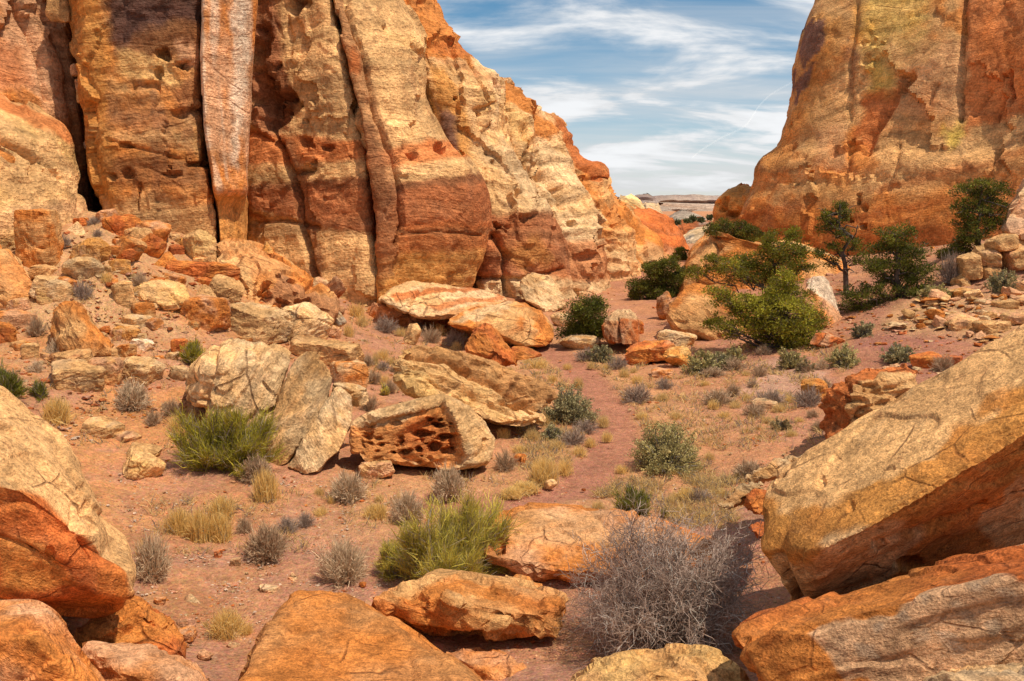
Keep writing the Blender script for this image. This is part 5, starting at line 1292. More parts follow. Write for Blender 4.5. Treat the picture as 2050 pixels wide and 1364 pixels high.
autorock('pale flat stone on the right gravel near the trail', 1356, 784, 1376, 798, 'pyr', PALE, CREAM, TAN, 420)
autorock('orange flat stone below the ochre block by the trail', 1302, 738, 1346, 758, 'slab', PINK, ORG, RST, 421)
autorock('pale low rock among the shrubs on the right flat', 1500, 800, 1556, 820, 'slab', PALE, PINK, TAN, 422)
# ------------------------------------------------------------------ plants
def tubes(paths, rad, sides=3):
    """paths (N,K,3), rad (N,K) -> verts, quads"""
    N, K = paths.shape[:2]
    T = np.gradient(paths, axis=1)
    T /= np.linalg.norm(T, axis=2)[..., None] + 1e-9
    ref = np.where(np.abs(T[..., 2:3]) > .9, np.array((1., 0, 0)), np.array((0, 0, 1.)))
    A = np.cross(T, ref); A /= np.linalg.norm(A, axis=2)[..., None] + 1e-9
    B = np.cross(T, A)
    ang = np.arange(sides) * 2 * math.pi / sides
    V = paths[:, :, None] + rad[:, :, None, None] * (np.cos(ang)[None, None, :, None] * A[:, :, None] + np.sin(ang)[None, None, :, None] * B[:, :, None])
    idx = np.arange(N * K * sides).reshape(N, K, sides)
    nx = np.roll(idx, -1, axis=2)
    Fc = np.stack([idx[:, :-1], nx[:, :-1], nx[:, 1:], idx[:, 1:]], -1).reshape(-1, 4)
    return V.reshape(-1, 3), Fc


def ribbons(paths, wid, rs):
    """flat tapering strips, paths (N,K,3), wid (N,K)"""
    N, K = paths.shape[:2]
    T = paths[:, -1] - paths[:, 0]
    S = np.cross(T, rs.normal(size=(N, 3))); S /= np.linalg.norm(S, axis=1)[:, None] + 1e-9
    V = np.stack([paths - S[:, None] * wid[..., None], paths + S[:, None] * wid[..., None]], 2)
    idx = np.arange(N * K * 2).reshape(N, K, 2)
    Fc = np.stack([idx[:, :-1, 0], idx[:, :-1, 1], idx[:, 1:, 1], idx[:, 1:, 0]], -1).reshape(-1, 4)
    return V.reshape(-1, 3), Fc


def leaves(P, Dr, ln, wd, rs):
    """small pointed leaf quads at P, pointing along Dr"""
    S = np.cross(Dr, rs.normal(size=P.shape)); S /= np.linalg.norm(S, axis=1)[:, None] + 1e-9
    ln = ln[:, None]; wd = wd[:, None]
    N_ = np.cross(Dr, S)
    V = np.stack([P, P + Dr * ln * .5 + S * wd + N_ * wd * .3, P + Dr * ln, P + Dr * ln * .5 - S * wd + N_ * wd * .3], 1)
    return V.reshape(-1, 3), np.arange(len(P) * 4).reshape(-1, 4)


def unit(a):
    return a / (np.linalg.norm(a, axis=-1)[..., None] + 1e-9)


def domedirs(n, rs, up=.25):
    d = rs.normal(size=(n, 3)); d = unit(d)
    d[:, 2] = np.abs(d[:, 2]) + up * rs.uniform(0, 1, n)
    return unit(d)


def bent(start, end, rs, K=4, lift=.3, jit=.05):
    t = np.linspace(0, 1, K)[None, :, None]
    L_ = np.linalg.norm(end - start, axis=1)[:, None, None]
    P = start[:, None] * (1 - t) + end[:, None] * t
    P = P + np.array((0, 0, 1.)) * (lift * L_ * t * (1 - t))
    n = rs.normal(size=P.shape) * jit * L_ * np.sin(t * math.pi)
    return P + n


def rep(c, k):
    return np.repeat(c, k, axis=0)


def vcol(rs, n, c0, c1, j=.18):
    t = rs.uniform(0, 1, (n, 1))
    return (np.asarray(c0) * (1 - t) + np.asarray(c1) * t) * (1 + rs.uniform(-j, j, (n, 1)))


def mesh_of(name, parts, mat):
    Vs, Fs, Cs, o = [], [], [], 0
    for V, Fc, C in parts:
        Vs.append(V); Fs.append(Fc + o); Cs.append(C); o += len(V)
    me = new_mesh(name, np.concatenate(Vs), np.concatenate(Fs), smooth=False)
    set_col(me, np.concatenate(Cs))
    me.materials.append(mat)
    return me


GRN = {'dark': ((.10, .11, .015), (.28, .26, .03)), 'light': ((.36, .32, .05), (.78, .64, .13)), 'mid': ((.22, .20, .02), (.58, .49, .06))}


def broom_meshes(h, w, n, seed, tone='mid', px_m=.012, lobes=1):
    """broom-like green shrub: woody stems + upright green twigs"""
    rs = np.random.RandomState(seed)
    R = w / 2
    nm = 60
    d = domedirs(nm, rs, .5)
    if lobes > 1:
        lc = rs.uniform(-.5, .5, (lobes, 2)) * R
        cen = np.c_[lc[rs.randint(0, lobes, nm)], np.zeros(nm)]
    else:
        cen = np.zeros((nm, 3))
    st = cen * .6 + np.c_[rs.normal(size=(nm, 2)) * .10 * R, np.zeros(nm)]
    en = cen + d * np.array((R * .80, R * .80, h * .84)) * rs.uniform(.5, 1, (nm, 1))
    pth = bent(st, en, rs, 5, .15, .06)
    V, Fc = tubes(pth, np.linspace(.014, .005, 5)[None] * np.ones((nm, 1)) * (.6 + h * .6))
    wood = mesh_of('branches', [(V, Fc, rep(vcol(rs, nm, (.16, .12, .09), (.30, .25, .20)), 15))], M_TWIG)
    # green twigs in brooms
    nb = max(20, n // 7)
    i = rs.randint(0, nm, nb); t = rs.uniform(.25, 1, nb)
    p0 = st[i] * (1 - t[:, None]) + en[i] * t[:, None]
    out = unit(en[i] - st[i])
    bi = np.repeat(np.arange(nb), 16)
    dr = unit(out[bi] * .7 + np.array((0, 0, .42)) + rs.normal(size=(len(bi), 3)) * .38)
    s0 = p0[bi] + rs.normal(size=(len(bi), 3)) * .03 * h
    e0 = s0 + dr * (h * rs.uniform(.09, .24, (len(bi), 1)))
    s0[:, 2] = np.maximum(s0[:, 2], .02)
    pp = bent(s0, e0, rs, 3, .10, .09)
    wv = np.array((1, .9, .4))[None] * rs.uniform(.16, .34, (len(bi), 1)) * px_m
    V, Fc = ribbons(pp, wv, rs)
    c0, c1 = GRN[tone]
    cb = vcol(rs, nb, c0, c1, .25)[bi] * (1 + rs.uniform(-.2, .2, (len(bi), 1)))
    dd = rs.uniform(0, 1, len(bi)) < .20
    cb[dd] = vcol(rs, dd.sum(), (.26, .20, .14), (.46, .38, .28))
    green = mesh_of('foliage', [(V, Fc, rep(cb, 6))], M_LEAF)
    return [('branches', wood), ('foliage', green)]


def dry_meshes(h, w, n, seed, c0, c1, px_m=.012):
    """rounded leafless shrub of fine grey twigs"""
    rs = np.random.RandomState(seed)
    R = w / 2
    nm = n // 12
    d = domedirs(nm, rs, .35)
    lump = 1 + .25 * noise3(d * 2.2 + seed, 3)
    en = d * np.array((R, R, h * .95)) * (rs.uniform(.6, .95, (nm, 1)) * lump[:, None])
    st = np.c_[rs.normal(size=(nm, 2)) * .14 * R, np.zeros(nm)]
    pth = bent(st, en, rs, 4, .12, .06)
    V1, F1 = tubes(pth, np.linspace(.6, .25, 4)[None] * px_m * rs.uniform(.5, 1, (nm, 1)))
    C1 = rep(vcol(rs, nm, c0, c1, .3), 12)
    i = rs.randint(0, nm, n); t = rs.uniform(.3, 1, n)[:, None]
    s0 = st[i] * (1 - t) + en[i] * t
    dr = unit(unit(en[i] - st[i]) + rs.normal(size=(n, 3)) * .45 + np.array((0, 0, .12)))
    e0 = s0 + dr * (h * rs.uniform(.14, .36, (n, 1)))
    e0[:, 2] = np.maximum(e0[:, 2], .01)
    V2, F2 = ribbons(bent(s0, e0, rs, 3, .03, .08), np.array((1, .8, .4))[None] * rs.uniform(.16, .34, (n, 1)) * px_m, rs)
    return mesh_of('dry_shrub', [(V1, F1, C1), (V2, F2, rep(vcol(rs, n, c0, c1, .35), 6))], M_TWIG)


def grass_mesh(h, w, n, seed, px_m=.012, pale=0.0):
    rs = np.random.RandomState(seed)
    R = w / 2
    d = domedirs(n, rs, .9)
    st = np.c_[rs.normal(size=(n, 2)) * .30 * R, np.zeros(n)]
    ln = rs.uniform(.55, 1.05, (n, 1))
    en = st * .6 + d * np.array((R, R, h)) * ln
    pp = bent(st, en, rs, 4, .35, .04)
    V, Fc = ribbons(pp, np.array((.9, 1, .8, .25))[None] * rs.uniform(.2, .42, (n, 1)) * px_m, rs)
    C = vcol(rs, n, np.array((.78, .50, .15)), np.array((.96, .74, .33)), .10)
    C = C * (1 - pale) + pale * np.array((.55, .45, .28))
    old = rs.uniform(0, 1, n) < .12
    C[old] = vcol(rs, old.sum(), (.28, .20, .13), (.42, .33, .22))
    return mesh_of('grass_tuft', [(V, Fc, rep(C, 8))], M_GRASS)


def leafy_meshes(h, w, n, seed, px_m=.015, tone=0):
    """dense rounded bush with small grey-green leaves"""
    rs = np.random.RandomState(seed)
    R = w / 2
    nm = 110
    d = domedirs(nm, rs, .12)
    lump = 1 + .16 * noise3(d * 1.8 + seed, 5)
    en = d * np.array((R * 1.08, R * 1.08, h * .98)) * (rs.uniform(.74, .98, (nm, 1)) * lump[:, None])
    st = np.c_[rs.normal(size=(nm, 2)) * .12 * R, np.zeros(nm)]
    V, Fc = tubes(bent(st, en, rs, 5, .1, .05), np.linspace(.012, .004, 5)[None] * np.ones((nm, 1)) * (.5 + h))
    wood = mesh_of('branches', [(V, Fc, rep(vcol(rs, nm, (.12, .10, .085), (.22, .19, .17)), 15))], M_TWIG)
    ns = n // 22
    i = rs.randint(0, nm, ns); t = rs.uniform(.45, 1.02, ns)[:, None]
    cp = st[i] * (1 - t) + en[i] * t + rs.normal(size=(ns, 3)) * .05 * h
    cp[:, 2] = np.maximum(cp[:, 2], .04 * h)
    out = unit(en[i] - st[i] + np.array((0, 0, .3 * h)))
    k = np.repeat(np.arange(ns), 22)
    lp = cp[k] + out[k] * rs.uniform(-.5, .5, (len(k), 1)) * .16 * h + rs.normal(size=(len(k), 3)) * .03 * h
    dr = unit(out[k] * .7 + rs.normal(size=(len(k), 3)) * .6)
    V, Fc = leaves(lp, dr, rs.uniform(1.3, 2.3, len(k)) * px_m, rs.uniform(.5, .9, len(k)) * px_m, rs)
    a, b = (((.24, .20, .07), (.66, .56, .25)), ((.21, .185, .09), (.50, .43, .22)), ((.24, .18, .09), (.50, .38, .19)))[tone]
    C = vcol(rs, ns, a, b, .2)[k] * (1 + rs.uniform(-.25, .25, (len(k), 1)))
    green = mesh_of('foliage', [(V, Fc, rep(C, 4))], M_LEAF)
    return [('branches', wood), ('foliage', green)]


LAND = [(470, 780, 'the split boulder'), (850, 880, 'the honeycombed block'), (940, 780, 'the tilted yellow slab'), (985, 700, 'the red pyramid boulder'), (1332, 885, 'the round leafy bush'),
        (1550, 640, 'the bright pinyon'), (1760, 800, 'the red-crowned boulder'), (880, 1075, 'the bright broom shrub'), (1340, 1180, 'the dead shrub'), (150, 960, 'the two-toned boulder'), (900, 600, 'the striped slab'),
        (170, 660, 'the ridged pyramid boulder'), (550, 570, 'the great orange outcrop'), (325, 595, 'the yellow rounded boulder'), (1168, 640, 'the dark juniper'), (1350, 710, 'the ochre block'), (1960, 540, 'the pale ledge'),
        (1850, 725, 'the rust slab'), (1140, 810, 'the grey bush by the trail'), (445, 880, 'the dark broom shrub'), (330, 447, 'the perched tan boulder'), (180, 500, 'the ochre talus block'), (440, 1050, 'the gold grass clump'), (700, 1290, 'the bottom orange slab'),
        (1640, 1000, 'the great slanting boulder'), (290, 925, 'the flat cream slab'), (1560, 790, 'the squat ochre rock'), (160, 760, 'the layered tan boulder'), (1275, 1000, 'the small broom shrub'), (1660, 620, 'the white-topped boulder')]
_used = {}


ORD = ['', 'second nearest ', 'third nearest ', 'fourth nearest ', 'fifth nearest ', 'sixth nearest ', 'seventh nearest ', 'eighth nearest ', 'ninth nearest ', 'tenth nearest ', 'eleventh nearest ', 'twelfth nearest ', 'thirteenth nearest ', 'fourteenth nearest ', 'fifteenth nearest ', 'sixteenth nearest ', 'seventeenth nearest ', 'eighteenth nearest ', 'nineteenth nearest ', 'twentieth nearest ']


def where(noun, u, v):
    """a label that places a small thing by the nearest landmark"""
    L_ = sorted(LAND, key=lambda q: math.hypot(q[0] - u, (q[1] - v) * 1.3))
    for lm in L_[:9]:
        du, dv = u - lm[0], v - lm[1]
        if abs(du) > abs(dv) * 1.2:
            r = 'left of' if du < 0 else 'right of'
        else:
            r = 'in front of' if dv > 0 else 'beyond'
        s = f'{noun} {r} {lm[2]}'
        if s not in _used:
            _used[s] = 1
            return s
    du = L_[0]
    s = f'{noun} near {du[2]}'
    n = _used.get(s, 0)
    _used[s] = n + 1
    return ORD[min(n, 19)] + s


def plant(name, parts, loc, label, cat, group=None, rot=0.0, scale=(1, 1, 1)):
    """parts: one mesh, or a list of (part name, mesh) put under an empty"""
    if isinstance(parts, list):
        e = link(name, None, None, label, cat, group)
        e.empty_display_size = .2
        for pn, me in parts:
            link(pn, me, parent=e)
    else:
        e = link(name, parts, None, label, cat, group)
    e.location = loc; e.rotation_euler = (0, 0, rot); e.scale = scale
    return e


def size_at(u, v, wpx, hpx):
    p = hit(u, v)
    k = p[1] / F
    return p, wpx * k, hpx * k * 1.04


for i, (u, v, w, h, ci, kd, tl) in enumerate(talus_extra):
    cc = TPAL[ci]
    shp = {'block': 'blocky', 'slab': 'slab-shaped', 'pyr': 'pointed'}[kd]
    autorock(where(f"{'small' if w < 30 else 'mid-sized'} {shp} {TNM[ci]} boulder", u, v), u - w / 2, v - h, u + w / 2, v, kd, cc[0], cc[1], cc[2], seed=2000 + i, tilt=tl, level=4, group='smaller boulders on the left talus')

# --- large individual shrubs
for (u, v, w, h, n, sd, tone, lob, lb) in [
    (447, 938, 186, 132, 6500, 1, 'mid', 3, 'dark green broom-like shrub in front of the split boulder'),
    (885, 1152, 235, 168, 8500, 2, 'light', 3, 'bright yellow-green broom-like shrub in the centre foreground'),
    (790, 1152, 100, 85, 2200, 8, 'light', 1, 'low yellow-green broom shrub at the left foot of the bright central one'),
    (1272, 1034, 120, 66, 3000, 3, 'dark', 2, 'small dark green broom shrub just beyond the dead shrub'),
    (1330, 1036, 34, 26, 500, 4, 'mid', 1, 'tiny green broom sprig beside the small dark broom shrub'),
    (388, 730, 62, 54, 1500, 5, 'mid', 1, 'little green broom shrub behind the split boulder'),
    (20, 796, 120, 72, 2600, 6, 'dark', 2, 'dark green broom shrub at the left edge above the two-toned boulder'),
    (80, 796, 50, 40, 800, 7, 'dark', 1, 'small dark green broom tuft beside the one at the left edge'),
    (770, 792, 28, 30, 400, 9, 'light', 1, 'tiny green broom sprig below the left end of the tilted yellow slab'),
    (430, 626, 20, 18, 200, 10, 'light', 1, 'tiny green sprig beside the square orange block'),
]:
    p, W_, H_ = size_at(u, v, w, h)
    plant('broom_shrub', broom_meshes(H_ * 1.25, W_ * 1.05, n, 500 + sd, tone, p[1] / 887, lob), p - (0, 0, .04), lb, 'shrub', 'green broom shrubs')


def dead_shrub():
    rs = np.random.RandomState(77)
    p, W_, H_ = size_at(1335, 1285, 400, 262)
    base = p.copy()
    nm = 46
    d = domedirs(nm, rs, .25)
    en = d * np.array((W_ * .5, W_ * .42, H_ * .92)) * rs.uniform(.55, .92, (nm, 1))
    st = np.c_[rs.normal(size=(nm, 2)) * .10, np.zeros(nm)]
    lv0 = bent(st, en, rs, 7, .10, .05)
    r0 = np.linspace(.024, .008, 7)[None] * rs.uniform(.5, 1.2, (nm, 1))
    parts0 = [tubes(lv0, r0, 4) + (rep(vcol(rs, nm, (.26, .21, .19), (.42, .36, .33)), 28),)]
    paths, prad = lv0, r0
    tw = []
    for lev, (cnt, lnf, spread) in enumerate(((480, .42, .55), (2600, .24, .65), (8500, .13, .75))):
        i = rs.randint(0, len(paths), cnt)
        K = paths.shape[1]
        kx = rs.uniform(.30, 1, cnt) * (K - 1)
        k0 = np.minimum(kx.astype(int), K - 2); f = (kx - k0)[:, None]
        s0 = paths[i, k0] * (1 - f) + paths[i, k0 + 1] * f
        dr = unit(paths[i, k0 + 1] - paths[i, k0])
        dr = unit(dr + rs.normal(size=(cnt, 3)) * spread + np.array((0, 0, .08)))
        e0 = s0 + dr * (H_ * lnf * rs.uniform(.5, 1.2, (cnt, 1)))
        e0[:, 2] = np.maximum(e0[:, 2], .03)
        q = bent(s0, e0, rs, 4, .02, .10)
        rr = np.linspace(1, .5, 4)[None] * (.0062, .0042, .0030)[lev] * rs.uniform(.7, 1.1, (cnt, 1))
        C = vcol(rs, cnt, (.25, .175, .14), (.45, .335, .275), .3)
        lite = rs.uniform(0, 1, cnt) < .08
        C[lite] = vcol(rs, lite.sum(), (.5, .44, .38), (.62, .56, .5))
        tw.append(tubes(q, rr, 3) + (rep(C, 12),))
        paths, prad = q, rr
    plant('dead_shrub', [('branches', mesh_of('branches', parts0, M_TWIG)), ('twigs', mesh_of('twigs', tw, M_TWIG))], base - (0, 0, .05), 'large tangled leafless grey shrub between the foreground boulders', 'shrub')


dead_shrub()

LEAFY = [  # u, vbase, w, h, n, tone, label
    (1332, 937, 156, 104, 9000, 0, 'round leafy bush standing alone right of the trail'),
    (1142, 845, 102, 80, 6000, 1, 'grey-green leafy bush at the low end of the tilted yellow slab'),
    (1104, 880, 50, 38, 1800, 1, 'small grey-green bush in front of the bush at the tilted slab'),
    (1203, 724, 62, 38, 2000, 1, 'grey-green leafy bush beside the trail below the red block'),
    (1405, 745, 70, 46, 2600, 0, 'leafy bush right of the rounded ochre block'),
    (1440, 738, 52, 38, 1500, 1, 'leafy bush close behind the one right of the ochre block'),
    (1470, 722, 44, 32, 1300, 0, 'small leafy bush under the left side of the pinyon'),
    (1583, 736, 52, 46, 1800, 0, 'leafy bush below the pinyon foot'),
    (1612, 744, 42, 28, 1200, 2, 'brownish leafy bush right of the bush below the pinyon foot'),
    (1688, 732, 66, 48, 2600, 0, 'rounded leafy bush at the foot of the purple slope'),
    (1798, 724, 64, 44, 2400, 1, 'grey leafy bush in the middle of the purple slope'),
    (2009, 584, 60, 48, 2400, 1, 'grey leafy bush growing on the pale ledge at the right edge'),
    (1869, 600, 62, 36, 2200, 0, 'pale leafy bush under the dark right pinyon'),
    (1726, 674, 46, 36, 1500, 1, 'dark grey bush at the upper left end of the rubble slope'),
    (1564, 860, 44, 28, 1200, 2, 'low brown-green bush on the right flat'),
    (1075, 692, 28, 26, 700, 1, 'grey-green sprig beside the cream-backed slab'),
]
for i, (u, v, w, h, n, tone, lb) in enumerate(LEAFY):
    n = int(n * 1.7)
    p, W_, H_ = size_at(u, v, w, h)
    plant('leafy_bush', leafy_meshes(H_, W_, n, 700 + i, max(p[1] / 887, .014), tone), p - (0, 0, .04), lb, 'bush', 'grey-green leafy bushes')

# --- smaller dry shrubs and grass: shared meshes, scaled copies
DCOL = [((.34, .225, .135), (.56, .39, .25)), ((.46, .325, .20), (.72, .53, .35)), ((.26, .185, .14), (.44, .33, .26))]
DRY = [(697, 998, 80, 56, 1), (897, 996, 74, 64, 1), (535, 1117, 96, 74, 0), (305, 1162, 78, 98, 1), (690, 1164, 112, 92, 1), (265, 818, 74, 56, 1), (345, 832, 50, 36, 0), (307, 850, 44, 32, 0), (512, 962, 74, 50, 0), (575, 1062, 60, 32, 2), (612, 1052, 44, 30, 2), (489, 1066, 42, 36, 0),
       (815, 1044, 78, 62, 1), (73, 670, 46, 40, 0), (113, 714, 52, 34, 1), (72, 744, 36, 24, 1), (167, 598, 44, 36, 2), (281, 574, 44, 30, 0), (126, 496, 38, 28, 2), (107, 454, 34, 20, 0), (188, 451, 30, 18, 2), (226, 450, 24, 12, 2), (316, 454, 32, 22, 2), (157, 418, 38, 26, 2), (196, 474, 24, 16, 2),
       (772, 664, 58, 30, 2), (862, 688, 52, 34, 0), (911, 692, 50, 32, 2), (836, 657, 32, 14, 2), (737, 732, 32, 24, 0), (767, 740, 32, 18, 2), (788, 744, 22, 16, 0), (747, 768, 40, 28, 0), (780, 784, 42, 26, 0), (740, 824, 48, 36, 0), (1012, 940, 60, 42, 0), (1051, 699, 30, 16, 0),
       (1172, 720, 48, 24, 2), (1237, 740, 46, 28, 2), (1148, 890, 64, 34, 2), (1172, 864, 62, 26, 2), (1275, 805, 70, 38, 2), (1329, 780, 46, 24, 2), (1435, 808, 80, 30, 0), (1466, 792, 38, 26, 0), (1541, 810, 70, 32, 2), (1510, 832, 56, 26, 0), (1507, 775, 28, 16, 0), (1520, 755, 38, 24, 0),
       (1618, 812, 66, 38, 2), (1627, 838, 32, 20, 0), (1637, 860, 34, 20, 0), (1503, 957, 80, 36, 0), (1400, 1005, 64, 30, 2), (1290, 934, 38, 24, 0), (1527, 710, 38, 20, 0), (1616, 747, 30, 18, 0), (1644, 740, 32, 24, 1), (1890, 742, 54, 32, 0), (1650, 777, 38, 22, 0), (1903, 566, 56, 60, 2), (1470, 740, 60, 26, 0), (1425, 752, 66, 18, 0)]
dvar = {}
for c in range(3):
    for q in range(2):
        dvar[(c, q)] = dry_meshes(.5, 1.0, 1500, 900 + c * 2 + q, DCOL[c][0], DCOL[c][1], .016)
rsD = np.random.RandomState(4)
ADJ = ('brown-grey', 'pale grey', 'dark slate-grey')
for i, (u, v, w, h, c) in enumerate(DRY):
    p, W_, H_ = size_at(u, v, w, h)
    sz = 'tiny' if w < 34 else 'small' if w < 55 else 'rounded'
    lb = where(f'{sz} {ADJ[c]} dry shrub', u, v)
    if w > 70 and p[1] < 20:
        me = dry_meshes(.5, 1.0, 3600, 950 + i, DCOL[c][0], DCOL[c][1], .011 * (p[1] / 12) / max(W_, .3))
    else:
        me = dvar[(c, i % 2)]
    plant('dry_shrub', me, p - (0, 0, .02), lb, 'shrub', 'leafless dry shrubs', rsD.uniform(0, 6.28), (W_ * 1.08, W_ * 1.08, H_ / .5 * 1.12))

GRASS = [(359, 1068, 64, 62), (400, 1080, 62, 74), (441, 1080, 58, 64), (443, 1037, 60, 50), (533, 1002, 60, 74), (115, 844, 66, 58), (352, 862, 46, 38), (386, 842, 30, 30), (663, 1006, 18, 18), (640, 990, 32, 20), (643, 1032, 40, 24), (455, 1272, 96, 66), (497, 1270, 34, 32), (412, 1256, 16, 20),
         (752, 1037, 60, 36), (759, 1002, 28, 18), (714, 636, 42, 36), (724, 652, 38, 24), (698, 674, 30, 32), (803, 672, 36, 20), (880, 670, 32, 24), (752, 730, 26, 26), (766, 720, 36, 26), (782, 730, 30, 20), (770, 770, 32, 24), (915, 700, 30, 20), (1078, 737, 54, 24), (1056, 728, 24, 14), (1106, 764, 26, 18),
         (1158, 776, 32, 26), (1136, 738, 26, 14), (1066, 882, 38, 32), (1008, 878, 34, 28), (1092, 852, 32, 28), (1160, 912, 40, 26), (1088, 968, 74, 62), (1130, 948, 54, 38), (1208, 852, 38, 26), (1215, 882, 32, 24), (1115, 902, 42, 30), (1182, 892, 32, 22), (1182, 737, 24, 16), (1213, 740, 22, 14), (1250, 754, 32, 22),
         (1275, 766, 32, 20), (1268, 747, 22, 14), (1255, 802, 30, 20), (1326, 802, 36, 22), (1411, 772, 26, 14), (1493, 754, 24, 16), (1428, 817, 34, 22), (1473, 817, 38, 20), (1582, 806, 34, 20), (1561, 824, 42, 20), (1285, 838, 38, 18), (1353, 838, 38, 20), (1244, 944, 38, 18), (1421, 922, 32, 22), (1377, 1002, 62, 32),
         (1350, 1007, 42, 26), (1372, 1022, 42, 18), (1196, 1022, 38, 26), (1353, 952, 22, 16), (1585, 872, 38, 16), (1052, 982, 74, 22), (1025, 992, 60, 20), (1445, 992, 32, 18), (109, 440, 32, 20), (215, 564, 32, 24), (266, 556, 18, 14), (1040, 905, 44, 20), (1495, 800, 30, 16), (1450, 835, 34, 16), (1535, 845, 34, 14), (1600, 845, 30, 14),
         (1480, 985, 30, 16), (1410, 1040, 36, 18), (1440, 1060, 40, 20), (285, 1115, 40, 46), (1020, 745, 26, 14), (1040, 760, 26, 14), (1085, 780, 28, 14), (1065, 712, 24, 14)]
gvar = [grass_mesh(.5, 1.0, 380, 1200 + q, .020, (q % 2) * .25) for q in range(4)]
for i, (u, v, w, h) in enumerate(GRASS):
    p, W_, H_ = size_at(u, v, w, h)
    sz = 'tiny' if w < 26 else 'small' if w < 45 else 'full'
    lb = where(f'{sz} tuft of gold dry grass', u, v)
    me = grass_mesh(.5, 1.0, 1200, 1300 + i, .010 * (p[1] / 12) / max(W_, .3)) if (w > 55 and p[1] < 20) else gvar[i % 4]
    plant('grass_tuft', me, p - (0, 0, .02), lb, 'grass tuft', 'tufts of dry gold grass', rsD.uniform(0, 6.28), (W_, W_, H_ / .5))


# --- trees
def tree(label, base_px, Y, trunk_px, ells, seed, c0, c1, dens=1.0, trunk_r=.10, leaf=1.0, name='pinyon_tree', group='pinyons and junipers in the canyon', fine=True, dead=0):
    rs = np.random.RandomState(seed)
    if Y is None:
        b = hit(*base_px); Y = b[1]
    else:
        b = at(base_px[0], base_px[1], Y)
        hz = hgt(b[0], b[1])
        if abs(hz - b[2]) < 1.2: b[2] = min(b[2], hz)
    m = Y / F
    top = at(trunk_px[0], trunk_px[1], Y)
    tk = bent(b[None] - (0, 0, .15), top[None], rs, 9, .02, .035)[0]
    tk[0] = b - (0, 0, .15)
    rr = np.linspace(1, .25, 9) * trunk_r
    rr[0] *= 1.3
    wood = [tubes(tk[None], rr[None], 8)]
    VL, FL, CL, off = [], [], [], 0
    limbs, lr = [], []
    subs, subr = [], []
    for (u, v, ru, rv) in ells:
        ru, rv = ru * 1.08, rv * 1.12
        dy = rs.uniform(-.5, .5) * ru * m
        c = at(u, v, Y + dy)
        a = np.array((ru * m, ru * m * .85, rv * m))
        # limb from the trunk, joining a little below the clump
        t = np.clip((c[2] - .55 * abs(c[0] - tk[:, 0].mean()) - .1 - b[2]) / (top[2] - b[2] + 1e-6), .08, .97)
        j = t * 8; j0 = min(int(j), 7)
        s = tk[j0] * (1 - (j - j0)) + tk[j0 + 1] * (j - j0)
        P = bent(s[None], c[None], rs, 7, -.10, .07)[0]
        limbs.append(P); lr.append(np.linspace(.40, .14, 7) * trunk_r)
        vol = a[0] * a[1] * a[2]
        nsub = int(np.clip(33 * dens * (a[0] * a[2] / .25) ** .8, 6, 130))
        dd = unit(rs.normal(size=(nsub, 3))) * (rs.uniform(.15, 1, (nsub, 1)) ** .45)
        sc = c + dd * a * rs.uniform(.8, 1.25, (nsub, 1))
        for q in sc:
            subs.append(bent(P[rs.randint(3, 7)][None], q[None], rs, 4, .05, .10)[0]); subr.append(np.linspace(.10, .035, 4) * trunk_r)
        # needle tufts around every twig end
        r_ = np.clip(.17 * (a.min() / .5) ** .4, .06, .22)
        nl = int(60 * (1 if fine else .4))
        k = np.repeat(np.arange(nsub), nl)
        o = rs.normal(size=(len(k), 3)) * np.array((r_, r_, r_ * .62)) * .62
        lp = sc[k] + o
        dr = unit(unit(o) + rs.normal(size=o.shape) * .5 + np.array((0, 0, .45)))
        ln = rs.uniform(.05, .13, len(k)) * leaf; wd = rs.uniform(.010, .024, len(k)) * leaf
        V, Fc = leaves(lp, dr, ln, wd, rs)
        cc = vcol(rs, nsub, c0, c1, .28)[k] * (1 + rs.uniform(-.4, .4, (len(k), 1)))
        br_ = rs.uniform(0, 1, len(k)) < .06
        cc[br_] = (.22, .16, .10)
        VL.append(V); FL.append(Fc + off); CL.append(rep(cc, 4)); off += len(V)
    for _ in range(dead):
        s = tk[rs.randint(2, 8)]
        e = s + unit(rs.normal(size=3) * np.array((1, 1, .35))) * rs.uniform(.5, 1.3)
        limbs.append(bent(s[None], e[None], rs, 7, .05, .1)[0]); lr.append(np.linspace(.3, .05, 7) * trunk_r)
    wood.append(tubes(np.array(limbs), np.array(lr), 5))
    wood.append(tubes(np.array(subs), np.array(subr), 3))
    Vs, Fs, o = [], [], 0
    for V, Fc in wood[:2]:
        Vs.append(V - b); Fs.append(Fc + o); o += len(V)
    tme = new_mesh('trunk', np.concatenate(Vs), np.concatenate(Fs))
    bme = new_mesh('twigs', wood[2][0] - b, wood[2][1])
    cme = new_mesh('crown', np.concatenate(VL) - b, np.concatenate(FL), smooth=False)
    set_col(cme, np.concatenate(CL))
    e = link(name, None, None, label, 'tree', group)
    e.location = b
    link('trunk', tme, M_BARK, parent=e)
    cr = link('crown', cme, M_LEAF, parent=e)
    if fine: link('twigs', bme, M_BARK, parent=cr, kind='stuff')
    return e


